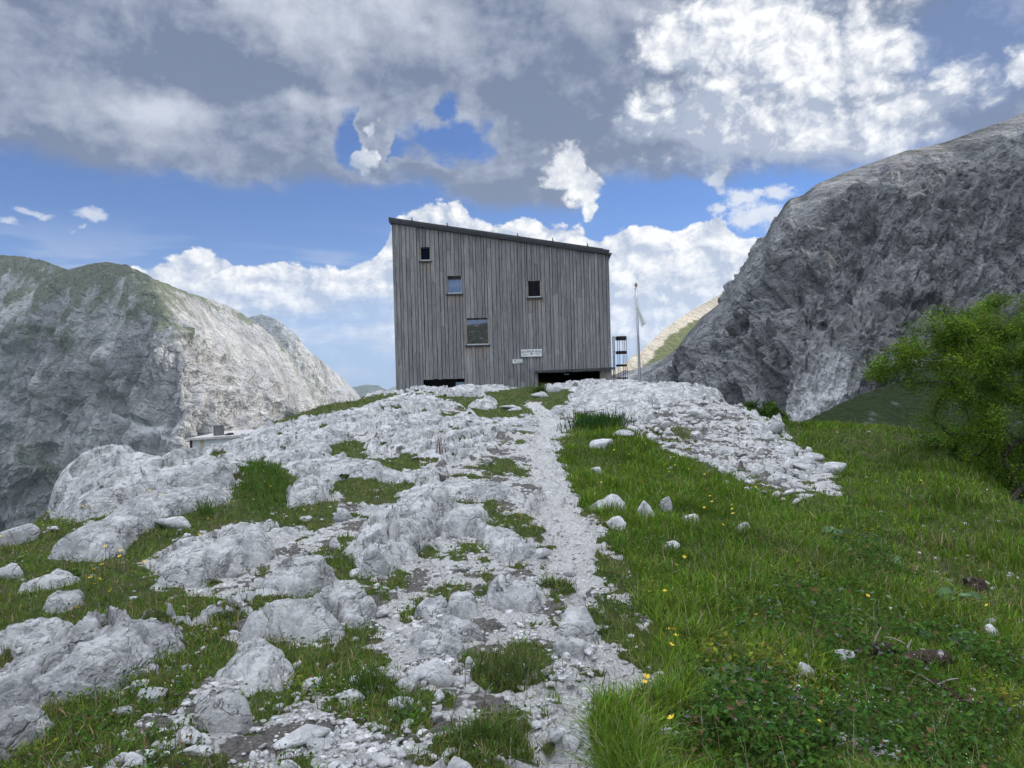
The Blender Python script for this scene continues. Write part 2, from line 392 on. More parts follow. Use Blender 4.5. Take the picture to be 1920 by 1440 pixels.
def mountain(name, ridge, mat, foot, nu=400, nv=220, amp=12.0, sc=60.0, prof=1.6, kf=0.5, label=None, stretchz=0.45, rotn=0.0, maskf=None, back=0.5, seed=0.0, capd=0.25, lean=0.0, wob=0.0, strata=0.0):
    """a rock face between a foot line and a ridge line; ridge rows are world points, foot gives (fraction of the distance, height)"""
    rp = np.asarray(ridge, float); a = np.arctan2(rp[:, 0], rp[:, 1]); o = np.argsort(a); rp, a = rp[o], a[o]
    q0, q1 = max(a[0], R(-37)), min(a[-1], R(37)); w0, w1 = max(0, q0 - a[0]), max(0, a[-1] - q1); n0, n1 = int(w0 > .02) * max(6, int(nu * .10)), int(w1 > .02) * max(6, int(nu * .14))
    if q1 <= q0: q0, q1, n0, n1, w0, w1 = a[0], a[-1], 0, 0, 0, 0
    aa = np.concatenate([np.linspace(a[0], q0, n0, endpoint=False), np.linspace(q0, q1, nu - n0 - n1), np.linspace(q1, a[-1], n1 + 1)[1:]]); D = np.interp(aa, a, np.hypot(rp[:, 0], rp[:, 1])); Z = np.interp(aa, a, rp[:, 2])
    nb = max(8, nv // 6); t = np.concatenate([np.linspace(0, 1, nv), 1 + np.linspace(0.02, 1, nb)])
    fk = np.interp(aa, a, np.broadcast_to(np.asarray(kf, float), a.shape)); fz = np.broadcast_to(np.asarray(foot, float), a.shape); fz = np.interp(aa, a, fz)
    T, Aa = np.meshgrid(t, aa); Dg, Zg, Kg, Fg = (np.repeat(q[:, None], len(t), 1) for q in (D, Z, fk, fz))
    if lean or wob:
        wv = fbm(np.stack([Aa.ravel() * 6, T.ravel() * 4, 0 * T.ravel() + seed], 1), 1.0, 4).reshape(T.shape)
        Dg = np.interp(Aa - R(lean) * (1 - np.clip(T, 0, 1)) + R(wob) * wv * np.clip(1.6 * (1 - T), 0, 1), aa, np.convolve(np.pad(D, 8, 'edge'), np.ones(17) / 17, 'valid'))
    up = np.clip(T, 0, 1); hh = Fg + (Zg - Fg) * up; dd = Dg * (Kg + (1 - Kg) * up ** prof)
    bk = np.clip(T - 1, 0, 1); hh = hh - bk ** 1.5 * (Zg - Fg) * 0.8; dd = dd + bk * Dg * back
    x, y = np.sin(Aa) * dd, np.cos(Aa) * dd
    P = np.stack([x, y, hh], -1).reshape(-1, 3)
    G = P.reshape(nu, len(t), 3); du = np.gradient(G, axis=0); dv = np.gradient(G, axis=1); N = np.cross(du, dv); N /= np.linalg.norm(N, axis=-1, keepdims=True) + 1e-9
    N = N.reshape(-1, 3); N[(N * np.stack([x, y, 0 * x], -1).reshape(-1, 3)).sum(1) > 0.2 * dd.ravel()] *= 1
    s_ = np.sign(-(N[:, 0] * P[:, 0] + N[:, 1] * P[:, 1]) + N[:, 2] * 1e-3 * dd.ravel()); N *= np.where(s_ == 0, 1, s_)[:, None]
    c_, s2 = math.cos(rotn), math.sin(rotn); Q = P.copy(); hx = Aa.ravel() * D.mean(); Q[:, 0] = hx * c_ + P[:, 2] * s2; Q[:, 2] = (-hx * s2 + P[:, 2] * c_) * stretchz; Q[:, 1] = dd.ravel() * 0.6
    Q += seed
    n = 1.3 * fbm(Q, 0.38 / sc, 3, 0.5) + fbm(Q, 1 / sc, 8, 0.55, True) + 0.55 * fbm(Q * np.array([1, 1, .6]), 3.3 / sc, 5, 0.6, True)
    if strata: n = n + abs(strata) * fbm(Q * (np.array([.30, 1, 1.7]) if strata > 0 else np.array([1.8, 1, .35])), 1.5 / sc, 5, .6, True)
    n = n - n.mean()
    k = (1 - capd) * sstep(0.0, 0.34, np.abs(1 - T.ravel())) + capd
    m = np.zeros((len(P), 3))
    if maskf is not None:
        m = maskf(P, T.ravel(), n)
    P = P + N * (n * amp * k * (1 - 0.8 * m[:, 1]))[:, None]
    o = mesh_np(name, P, [gridq(nu, len(t))], mat, None, True, {'m': m})
    o['kind'] = 'structure'
    if label: o['label'] = label
    return o

def pixmask(P, polys, feather):
    px, py = project(P); r = np.zeros(len(P))
    for q in polys: r = np.maximum(r, sstep(-feather, feather, poly_sd(px, py, q)))
    return r

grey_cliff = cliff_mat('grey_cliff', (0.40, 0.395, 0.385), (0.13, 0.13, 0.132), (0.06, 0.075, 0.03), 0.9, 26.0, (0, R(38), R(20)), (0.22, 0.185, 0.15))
pale_cliff = cliff_mat('pale_cliff', (0.60, 0.59, 0.57), (0.33, 0.33, 0.33), (0.13, 0.155, 0.085), 0.85, 60.0, (0, R(-12), 0), (0.50, 0.44, 0.37))
slope_mat = cliff_mat('sunny_slope', (0.66, 0.58, 0.45), (0.50, 0.44, 0.34), (0.13, 0.15, 0.045), 0.95, 60.0, (0, 0, 0))
far_mat = cliff_mat('far_ridge', (0.16, 0.19, 0.2), (0.09, 0.12, 0.12), (0.05, 0.08, 0.04), 0.9, 500.0, (0, 0, 0))

def wp(l): return np.array([W(a, b, d) for a, b, d in l])
def polar(az, el, d): return (math.sin(R(az)) * d, math.cos(R(az)) * d, EYE + math.tan(R(el)) * d)

# the dark crag on the right; it goes on beyond the frame and keeps the sun off the hill
rr = [(1130, 712, 560), (1160, 703, 550), (1203, 690, 540), (1240, 674, 530), (1273, 652, 520), (1288, 628, 505), (1318, 594, 495), (1366, 555, 480), (1380, 520, 470), (1397, 493, 465), (1413, 470, 460), (1429, 457, 455), (1445, 425, 452), (1461, 402, 450), (1472, 385, 448), (1481, 374, 446), (1508, 366, 448), (1532, 346, 452), (1580, 325, 458), (1635, 305, 465), (1698, 283, 472), (1770, 267, 480), (1833, 245, 482), (1892, 224, 484), (1920, 212, 485), (2050, 150, 485)]
ridge = list(wp(rr)) + [np.array(polar(*q)) for q in ((46, 26, 470), (52, 33, 450), (58, 38, 430), (66, 41, 420), (76, 42, 420), (88, 39, 430), (100, 34, 440), (115, 22, 460))]
SCREE = [[(1385, 800), (1425, 765), (1490, 720), (1545, 680), (1600, 720), (1590, 770), (1570, 830), (1380, 830)]]
def rmask(P, T, n):
    g = pixmask(P, [[(1420, 800), (1470, 765), (1510, 735), (1470, 775), (1460, 805)]], 10) * 0.8
    g = np.maximum(g, 0.30 * sstep(0.86, 1.0, T))
    return np.stack([g, 0.75 * pixmask(P, SCREE, 44), 0 * g], 1)
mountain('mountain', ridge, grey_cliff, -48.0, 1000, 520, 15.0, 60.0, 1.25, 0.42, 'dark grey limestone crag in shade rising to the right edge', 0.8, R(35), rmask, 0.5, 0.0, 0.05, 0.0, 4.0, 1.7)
# the wooded foot of it, behind the tree
wr = [(1420, 842, 170), (1480, 806, 175), (1530, 780, 182), (1590, 752, 190), (1640, 730, 198), (1690, 716, 206), (1760, 672, 216), (1850, 628, 226), (1960, 585, 230), (2100, 560, 230)]
def wmask(P, T, n):
    s = 0.35 * sstep(.05, .3, fbm(P, .07, 4)) * pixmask(P, [[(1500, 840), (1600, 790), (1720, 720), (1800, 700), (1650, 815)]], 14)
    return np.stack([1.0 - s, s, 0 * s], 1)
wood_slope = cliff_mat('green_slope', (0.33, 0.33, 0.33), (0.22, 0.22, 0.21), (0.035, 0.052, 0.016), 1.0, 12.0, (0, 0, 0))
mountain('hillside', wp(wr), wood_slope, -46.0, 260, 120, 1.6, 22.0, 1.0, 0.45, 'green scrub covered hillside with pale scree at the foot of the crag', 1.0, 0.0, wmask, 0.5, 9.0, 0.5)

# the pale wall across the valley on the left
def lmask(P, T, n):
    px, py = project(P)
    g = 0.58 * sstep(0.70, 1.0, T + 0.12 * n) * sstep(420, 330, px) + 0.15 * (px < 330)
    g = np.maximum(g, 0.42 * pixmask(P, [[(-60, 545), (60, 580), (170, 630), (300, 690), (180, 680), (-60, 640)], [(-60, 800), (120, 830), (200, 900), (-60, 960)]], 34))
    return np.stack([g, pixmask(P, [[(190, 765), (300, 800), (315, 830), (250, 800)]], 8), 0 * g], 1)
l1 = [(-520, 470, 1500), (-250, 455, 1420), (-90, 470, 1360), (0, 478, 1300), (40, 480, 1270), (80, 488, 1235), (128, 505, 1190), (165, 495, 1160), (200, 490, 1130), (240, 498, 1100), (290, 523, 1080), (348, 546, 1150), (396, 590, 1270), (451, 630, 1400), (495, 654, 1490), (530, 697, 1560), (550, 745, 1600), (565, 790, 1620)]
mountain('mountain', wp(l1), pale_cliff, -300.0, 640, 460, 38.0, 130.0, 2.3, 0.80, 'pale limestone wall with a grassy summit on the left', 0.35, R(-18), lmask, 0.6, 3.0, 0.08, 4.5, 3.0, -1.1)
l2 = [(230, 520, 1700), (340, 544, 1740), (378, 556, 1780), (420, 570, 1830), (455, 588, 1880), (490, 612, 1930), (530, 650, 1990), (570, 705, 2040), (600, 760, 2080)]
mountain('mountain', wp(l2), pale_cliff, -220.0, 320, 240, 40.0, 150.0, 1.5, 0.84, 'sunlit second shoulder of the pale wall', 0.35, R(-15), lambda P, T, n: np.stack([0.5 * sstep(0.85, 1, T), 0 * T, 0 * T], 1), 0.4, 53.0, 0.12)
l3 = [(420, 600, 2700), (470, 594, 2650), (491, 590, 2620), (518, 598, 2590), (554, 626, 2570), (574, 654, 2570), (590, 666, 2640), (605, 677, 2760), (641, 709, 2980), (665, 733, 3100), (690, 770, 3200)]
mountain('mountain', wp(l3), pale_cliff, -240.0, 260, 220, 40.0, 170.0, 1.2, 0.90, 'farthest pale shoulder above the hut side of the valley', 0.35, R(-15), lambda P, T, n: np.stack([0.33 * (project(P)[0] < 610), 0 * T, 0 * T], 1), 0.4, 71.0, 0.12)
# sunlit slope behind the flagpole
s1 = [(1100, 735, 1000), (1140, 703, 1060), (1165, 685, 1110), (1200, 660, 1180), (1250, 614, 1300), (1300, 580, 1430), (1340, 558, 1540), (1400, 530, 1700), (1470, 505, 1800)]
def smask(P, T, n):
    return np.stack([0.95 * pixmask(P, [[(1180, 715), (1215, 678), (1250, 635), (1290, 606), (1330, 588), (1345, 600), (1290, 670), (1230, 725)]], 9), 0 * T, 0 * T], 1)
mountain('mountain', wp(s1), slope_mat, -160.0, 260, 200, 8.0, 120.0, 0.9, 0.45, 'sunlit tan and green slope behind the flagpole', 0.5, R(-30), smask, 0.3, 91.0, 0.2)
# blue ridges at the far end of the valley
f1 = [(560, 745, 7400), (640, 742, 7400), (662, 726, 7400), (690, 722, 7400), (708, 723, 7400), (722, 731, 7400), (740, 741, 7400), (790, 748, 7400)]
mountain('mountain', wp(f1), far_mat, -420.0, 160, 60, 60.0, 700.0, 1.2, 0.8, 'small blue wooded mountain far down the valley', 0.6, 0.0, lambda P, T, n: np.stack([0.8 + 0 * T, 0 * T, 0 * T], 1), 0.2, 5.0, 0.3)
f2 = [(640, 748, 12000), (700, 742, 12000), (735, 728, 12000), (760, 718, 12000), (820, 722, 12000), (960, 735, 12000), (1150, 740, 12000), (1300, 745, 12000)]
mountain('mountain', wp(f2), far_mat, -500.0, 120, 40, 80.0, 1200.0, 1.2, 0.85, 'faint blue ridge on the horizon beside the hut', 0.6, 0.0, lambda P, T, n: np.stack([0.8 + 0 * T, 0 * T, 0 * T], 1), 0.2, 6.0, 0.3)
# the mountain behind the photographer, seen only as a reflection in the windows
bm_ = [np.array(polar(180 + a_, e_, d_)) for a_, e_, d_ in ((-80, 9, 900), (-60, 8, 950), (-45, 7, 1000), (-25, 6.0, 1050), (-8, 5.4, 1100), (-3, 4.9, 1120), (0, 4.4, 1150), (6, 3.8, 1200), (20, 3.6, 1250), (40, 6, 1250), (60, 9, 1200), (80, 11, 1150))]
bm_ = [Matrix.Rotation(math.pi, 3, 'Z') @ Vector(q) for q in bm_]
ob = mountain('mountain', bm_, grey_cliff, -160.0, 160, 80, 20.0, 150.0, 1.4, 0.6, 'mountain behind the viewpoint mirrored in the hut windows', 0.5, 0.0, lambda P, T, n: np.stack([0.7 + 0 * T, 0 * T, 0 * T], 1), 0.4, 15.0, 0.3)
ob.rotation_euler = (0, 0, math.pi)
# valley floor out to the horizon
vm = flat('valley_ground', (0.06, 0.085, 0.04), 0.95, 0, 0.1, 0.35, 0.01)
th = np.linspace(0, 2 * math.pi, 65)[:-1]; rr_ = np.array([0.0, 200, 800, 3000, 8000, 13000])
vv_ = np.concatenate([np.stack([np.cos(th) * q, np.sin(th) * q, np.full(64, -290.0 - q * 0.004)], 1) for q in rr_[1:]] + [[[0, 0, -290.0]]])
q_ = [(i * 64 + j, (i + 1) * 64 + j, (i + 1) * 64 + (j + 1) % 64, i * 64 + (j + 1) % 64) for i in range(4) for j in range(64)]
tag(mesh_np('valley_floor', vv_, [q_, [(320, j, (j + 1) % 64) for j in range(64)]], vm), kind='structure')

# ------------------------------------------------------------------ the hilltop: a height field through measured points
ctrl = [(1080, 1440, 3.1), (0, 1440, 3.0), (500, 1440, 3.05), (1500, 1440, 3.4), (1920, 1440, 4.2), (-500, 1440, 3.2), (2400, 1440, 5.0),
        (0, 1200, 4.8), (500, 1200, 4.8), (1080, 1200, 4.8), (1500, 1200, 5.3), (1920, 1200, 6.6), (2300, 1200, 7.5),
        (0, 1050, 7.2), (400, 1050, 6.9), (1080, 1050, 6.9), (1500, 1050, 7.8), (1920, 1050, 9.2), (2300, 1040, 10),
        (150, 968, 9.5), (500, 950, 9.4), (1050, 950, 9.3), (1400, 950, 10.8), (1700, 960, 11.2), (1920, 955, 12.0),
        (250, 885, 12.6), (500, 870, 13), (1030, 870, 13), (1300, 850, 14.6), (1500, 885, 14.2), (1700, 880, 16),
        (430, 830, 17), (600, 800, 17.5), (1020, 800, 18.5), (1200, 790, 18), (1400, 776, 20), (1480, 818, 22), (1690, 822, 21), (1830, 866, 16.5),
        (550, 780, 20), (700, 757, 24), (900, 762, 24), (1060, 762, 24), (1250, 748, 23), (1340, 745, 24),
        (745, 743, 29), (870, 731, 29), (1000, 729, 29), (1100, 728, 28.5), (1200, 726, 27.5), (1290, 738, 26)]
sil = [(-150, 1040, 7.6), (0, 992, 8.8), (62, 968, 10.6), (150, 900, 12.2), (270, 868, 13.6), (360, 850, 15.6), (430, 826, 17.4), (500, 793, 19.2), (600, 763, 23.0), (690, 745, 28),
       (1290, 732, 27), (1345, 742, 25), (1400, 772, 21), (1450, 802, 21.5), (1480, 815, 23), (1600, 816, 23), (1700, 821, 22), (1770, 838, 19), (1830, 862, 17), (1880, 905, 14.5), (1920, 942, 12.6), (2050, 1040, 11.5), (2300, 1150, 10.5)]
cp_ = [W(*q) for q in ctrl] + [W(*q) for q in sil]
for a, b, d in sil:                                             # beyond each skyline point the ground falls away
    for k, drop in ((1.14, 0.55), (1.5, 3.2), (2.2, 10.0)):
        q = W(a, b, d * k); cp_.append(q - [0, 0, drop])
for i in range(len(ctrl), len(ctrl) + 9): cp_[i] = cp_[i] - [0, 0, 0.13]
for i in range(len(ctrl) + 13, len(ctrl) + len(sil)): cp_[i] = cp_[i] - [0, 0, 0.20]
for x_, z_ in ((-5, 0.86), (-2, 0.92), (0, 0.95), (2, 0.93), (4.5, 0.85)):
    cp_ += [np.array((x_, 34.0, z_)), np.array((x_, 42.0, z_ - .5)), np.array((x_ * 2.4, 55.0, -6.0))]
cp_ += [np.array(q) for q in ((0, 0, 0.02), (-2, 0, 0.0), (2.2, 0, -.1), (0, -3, -.1), (-5, -4, -.2), (5, -4, -.5), (-6, 1, .05), (6, 1, -.5), (0, -10, -.8), (-12, -10, -1.5), (12, -10, -2), (-12, 1, -1.2), (13, 2, -1.2))]
cp_ = np.array(cp_)
def tps(r2): return np.where(r2 > 1e-12, r2 * np.log(r2 + 1e-12), 0.0)
_n = len(cp_); _K = tps(((cp_[:, None, :2] - cp_[None, :, :2]) ** 2).sum(-1)) + np.eye(_n) * 0.012
_A = np.zeros((_n + 3, _n + 3)); _A[:_n, :_n] = _K; _A[:_n, _n] = 1; _A[:_n, _n + 1:] = cp_[:, :2]; _A[_n, :_n] = 1; _A[_n + 1:, :_n] = cp_[:, :2].T
_w = np.linalg.solve(_A, np.concatenate([cp_[:, 2], np.zeros(3)]))
def base_z(x, y):
    x = np.asarray(x, float); y = np.asarray(y, float); sh = x.shape; x = x.ravel(); y = y.ravel(); out = np.empty_like(x)
    for i in range(0, len(x), 60000):
        a, b = x[i:i + 60000], y[i:i + 60000]
        r2 = (a[:, None] - cp_[None, :, 0]) ** 2 + (b[:, None] - cp_[None, :, 1]) ** 2
        out[i:i + 60000] = tps(r2) @ _w[:_n] + _w[_n] + _w[_n + 1] * a + _w[_n + 2] * b
    r = np.hypot(x, y - 12); f = sstep(38, 70, r)
    out = out * (1 - f) + f * (-9 - (r - 38) * 0.55)
    return np.clip(out, -300, 3).reshape(sh)
def hit(px, py, lift=0.0):
    """where sight lines meet the ground"""
    px = np.atleast_1d(np.asarray(px, float)); py = np.atleast_1d(np.asarray(py, float)); r = ray(px, py); r = r / r[:, 1:2]
    d = 2.0 * (34.0 / 2.0) ** np.linspace(0, 1, 500); P = r[:, None] * d[None, :, None] + np.array([0, 0, EYE])
    below = P[..., 2] < base_z(P[..., 0], P[..., 1]) + lift
    k = np.where(below.any(1), below.argmax(1), len(d) - 1)
    return P[np.arange(len(px)), k]

# ---- what grows or lies where, read off as outlines and laid on the ground
PATH = [(1050, 1480, 99), (1065, 1400, 91), (1110, 1300, 74), (1125, 1250, 59), (1105, 1200, 40), (1085, 1150, 35), (1095, 1100, 42), (1085, 1050, 47), (1062, 1000, 47), (1048, 960, 40), (1030, 910, 37), (1018, 870, 34), (1016, 840, 30), (1026, 810, 27), (1032, 790, 22), (1018, 772, 20), (1000, 760, 17)]
GRAV = [[(150, 1470), (330, 1370), (500, 1300), (700, 1230), (880, 1290), (860, 1350), (760, 1480)], [(640, 1130), (720, 1080), (900, 1060), (1010, 1120), (1060, 1190), (900, 1180), (760, 1150)],
        [(820, 900), (900, 850), (1000, 800), (1000, 980), (880, 960)], [(560, 1000), (640, 1000), (640, 1060), (520, 1050)]]
RUBBLE = [(1150, 790), (1230, 752), (1330, 745), (1400, 770), (1450, 805), (1500, 842), (1548, 872), (1552, 902), (1505, 925), (1400, 905), (1300, 862), (1230, 835), (1160, 800)]
MEADOW = [(1085, 778), (1130, 778), (1190, 808), (1240, 838), (1310, 866), (1390, 905), (1480, 930), (1580, 925), (1560, 885), (1500, 842), (1465, 800), (1470, 770), (1600, 765), (1720, 775), (1840, 815), (1960, 890), (2300, 960), (2400, 1600), (1150, 1600), (1130, 1400), (1185, 1300), (1225, 1210), (1215, 1130), (1180, 1070), (1140, 1030), (1115, 985), (1090, 940), (1062, 900), (1048, 870), (1062, 815)]
GRASS = [[(-200, 1060), (0, 985), (62, 972), (150, 978), (240, 950), (300, 925), (330, 920), (300, 960), (240, 945), (185, 985), (110, 1035), (0, 1070), (-200, 1150)],
         [(225, 1050), (250, 1000), (330, 955), (430, 935), (455, 885), (500, 868), (560, 895), (600, 935), (630, 935), (650, 965), (600, 990), (500, 985), (440, 985), (330, 1030), (285, 1062)],
         [(-200, 1120), (0, 1060), (110, 1040), (240, 1060), (300, 1070), (285, 1110), (400, 1110), (420, 1140), (330, 1170), (250, 1160), (150, 1190), (0, 1170), (-200, 1250)],
         [(-200, 1480), (0, 1372), (110, 1330), (250, 1275), (350, 1190), (440, 1150), (470, 1140), (440, 1195), (410, 1260), (330, 1320), (240, 1370), (150, 1480)],
         [(845, 755), (900, 740), (985, 726), (1070, 730), (1060, 760), (1000, 778), (930, 790), (890, 775)], [(618, 838), (650, 828), (692, 832), (680, 856), (630, 856)], [(690, 862), (780, 855), (795, 884), (720, 888)],
         [(495, 795), (560, 772), (640, 752), (745, 738), (745, 750), (640, 770), (530, 796)], [(870, 1230), (960, 1205), (1010, 1215), (1020, 1260), (960, 1300), (900, 1290)], [(820, 1390), (900, 1345), (975, 1330), (985, 1400), (920, 1450), (800, 1450)],
         [(495, 1205), (560, 1210), (620, 1200), (650, 1230), (640, 1255), (560, 1260), (505, 1240)], [(640, 1180), (700, 1175), (730, 1210), (720, 1290), (690, 1290), (660, 1240)], [(700, 1290), (760, 1300), (770, 1370), (720, 1370)],
         [(930, 960), (1000, 965), (1010, 1010), (950, 990)], [(970, 1030), (1040, 1010), (1060, 1020), (1000, 1040)], [(640, 900), (760, 905), (800, 925), (700, 945), (640, 940)], [(890, 870), (960, 860), (975, 890), (905, 890)],
         [(830, 745), (870, 738), (960, 748), (900, 765)], [(260, 862), (300, 858), (290, 890), (268, 895)], [(1005, 1090), (1060, 1080), (1075, 1110), (1030, 1125)], [(1080, 1170), (1180, 1140), (1195, 1190), (1130, 1200)], [(640, 1040), (700, 1075), (680, 1090), (600, 1060)],
         [(1150, 1590), (1130, 1400), (1160, 1300), (1080, 1450)]]
LUSH = [[(425, 950), (445, 885), (495, 865), (530, 885), (560, 930), (500, 965)], [(1085, 778), (1130, 778), (1170, 800), (1110, 812)]]
STRAW = [[(1600, 1000), (1750, 1000), (1920, 1100), (1920, 1200), (1800, 1150), (1650, 1080)], [(1400, 1020), (1500, 1000), (1540, 1060), (1440, 1080)], [(-100, 1390), (100, 1380), (250, 1400), (150, 1480), (-100, 1480)], [(200, 1060), (300, 1080), (290, 1120), (200, 1110)]]
HERB = [[(1250, 1480), (1300, 1250), (1420, 1130), (1560, 1080), (1700, 1130), (1920, 1250), (1920, 1500)], [(1540, 960), (1640, 960), (1720, 1100), (1600, 1100)]]
def cover(x, y, zb=None):
    """rock, grass, gravel, meadow amounts at ground points"""
    zb = base_z(x, y) if zb is None else zb
    P = np.stack([x, y, zb], 1); P[:, 1] = np.maximum(P[:, 1], 0.6); px, py = project(P)
    w = np.clip((py - 690) / 100, 0.35, 8)                                        # outlines loosen towards the viewer
    j = fb2(x, y, 1.3, 4, 0.6, z=2.0); j2 = fb2(x, y, 4.0, 3, 0.6, z=5.0); px = px + j * w * 20 + j2 * w * 14; py = py + j2 * w * 9 + j * w * 4
    wp_ = np.interp(py, [q[1] for q in PATH[::-1]], [q[2] for q in PATH[::-1]]); cx = np.interp(py, [q[1] for q in PATH[::-1]], [q[0] for q in PATH[::-1]])
    path = sstep(1.2, 0.62, np.abs(px - cx + j2 * w * 9) / wp_ - .35 * fb2(x, y, 2.4, 4, .6, z=141.)) * (py > 752)
    g = np.zeros_like(x)
    for q in GRASS: g = np.maximum(g, sstep(-6, 6, poly_sd(px, py, q) / np.sqrt(w)))
    md = sstep(-5, 7, poly_sd(px, py, MEADOW) / np.sqrt(w))
    md = np.maximum(md, sstep(3.0, 4.5, x) * (y < 3)); g = np.maximum(g, md)
    rub = sstep(-12, 58, poly_sd(px + j2 * 24, py + j * 16, RUBBLE) * sstep(1.12, .9, px / 1500.) + 40 * (px < 1400) * sstep(-10, 25, poly_sd(px, py, RUBBLE))); gr = np.zeros_like(x)
    for q in GRAV: gr = np.maximum(gr, sstep(-14, 14, poly_sd(px, py, q) / np.sqrt(w)))
    n = fb2(x, y, 1.7, 5, 0.6, z=11.0); lowr = sstep(840, 930, py)
    verge = sstep(0.7, 1.2, (px - cx) / wp_) * (1 - md) * (py > 800) * (px < 1300)
    tuft = sstep(0.13, 0.26, n + lowr * 0.07) * (1 - path) * (1 - rub)
    g = np.maximum(g, tuft * 0.85) * (1 - path)
    g = g * (1 - rub * (1 - sstep(0.0, 0.22, fb2(x, y, 2.6, 4, 0.6, z=21.0)) * 0.8))
    g = np.maximum(g, verge * sstep(0.0, 0.25, n + .1))
    nr = fb2(x * 0.92 - y * 0.38, (x * 0.38 + y * 0.92) * .55, 0.9, 4, .55, z=131.)
    bare = sstep(-0.06, 0.06, 0.10 * lowr - 0.20 * (1 - lowr) + 0.03 - nr)
    grav = np.maximum(np.maximum(path, rub * 0.8), np.maximum(np.maximum(gr, verge * .9), bare) * 0.85 * (1 - g))
    far = sstep(24, 34, np.hypot(x, y))
    g = np.maximum(g, far * sstep(0.0, 0.5, np.abs(x) / 12 - 0.5))
    return px, py, g, grav, md, path, rub
def detail_z(x, y, g, grav, md, path, rub):
    rock = np.clip(1 - np.clip(g + grav, 0, 1) * 1.25, 0, 1)
    xs, ys = x * 0.92 - y * 0.38, (x * 0.38 + y * 0.92)
    wx, wy = fb2(x, y, 1.2, 3, z=31.0) * 0.35, fb2(x, y, 1.2, 3, z=37.0) * 0.35
    f1, f2, h, bx, by = cells(xs * 1.15 + wx, ys * 0.62 + wy, 1)
    h1 = (h[:, 0] - .4) * 0.22 + bx * (h[:, 1] - .5) * 0.24 + by * (h[:, 2] - .6) * 0.20 - 0.20 * (1 - sstep(0.0, 0.09, f2 - f1))
    f1, f2, h, bx, by = cells(xs * 3.4 + wx * 2, ys * 2.3 + wy * 2, 7)
    h2 = (h[:, 0] - .5) * 0.06 + bx * (h[:, 1] - .5) * 0.08 + by * (h[:, 2] - .5) * 0.08 - 0.085 * (1 - sstep(0.0, 0.11, f2 - f1))
    f1, f2, h, bx, by = cells(xs * 9.0 + wx * 5, ys * 7.0 + wy * 5, 13)
    h3 = (h[:, 0] - .5) * 0.022 + bx * (h[:, 1] - .5) * 0.03 - 0.016 * (1 - sstep(0.0, 0.16, f2 - f1))
    big = fb2(xs, ys * 0.5, 0.55, 4, 0.5, z=41.0)
    near = sstep(1.0, 4.0, np.hypot(x, y))
    patch = sstep(-0.25, 0.25, fb2(x, y, 0.8, 3, z=47.0))
    z = rock * (0.06 + big * 0.12 + h1 * (0.50 + .5 * patch) + h2 * 0.8 + h3 * 0.7 + 0.014 * fb2(xs, ys * .6, 7.0, 4, 0.6, True))
    z += grav * (0.018 * fb2(x, y, 9.0, 3) + h3 * 1.0 + .04 * fb2(x, y, 1.9, 4, .6) + (h2 * 0.8 + 0.14 * fb2(x, y, 1.6, 4)) * rub) - path * 0.05
    z += g * (0.09 * fb2(x, y, 0.9, 4) + 0.03 * fb2(x, y, 4.0, 3)) + md * 0.08 * fb2(x, y, 0.35, 3, z=3.0)
    return z * near, rock
def ground(x, y):
    x = np.atleast_1d(np.asarray(x, float)); y = np.atleast_1d(np.asarray(y, float)); zb = base_z(x, y); c = cover(x, y, zb)
    dz, rock = detail_z(x, y, *c[2:]); return zb + dz, c, rock

def build_ground():
    az = np.concatenate([np.linspace(-180, -46, 40)[:-1], np.linspace(-46, 46, 1050), np.linspace(46, 180, 40)[1:]])
    r = np.concatenate([np.linspace(0.35, 2.1, 14)[:-1], 2.1 * (36 / 2.1) ** np.linspace(0, 1, 560), 36 * (330 / 36) ** np.linspace(0, 1, 30)[1:]])
    A, Rr = np.meshgrid(R(1) * az, r, indexing='ij'); x, y = (np.sin(A) * Rr).ravel(), (np.cos(A) * Rr).ravel()
    z, c, rock = ground(x, y)
    px, py, g, grav, md, path, rub = c
    soil = sstep(0.05, 0.3, fb2(x, y, 2.2, 4, 0.6, z=61.0) + .16 * rub + .13 * np.clip(grav - path - rub, 0, 1)) * (1 - path)
    col = np.stack([rock, g, np.maximum(grav, 0), soil], 1)
    z = np.where(np.hypot(x, y) > 36, z - 0.0, z)
    o = mesh_np('ground', np.stack([x, y, z], 1), [gridq(len(az), len(r))], ground_mat, None, True, {'cover': col, 'wet': md})
    tag(o, kind='structure')
    return o

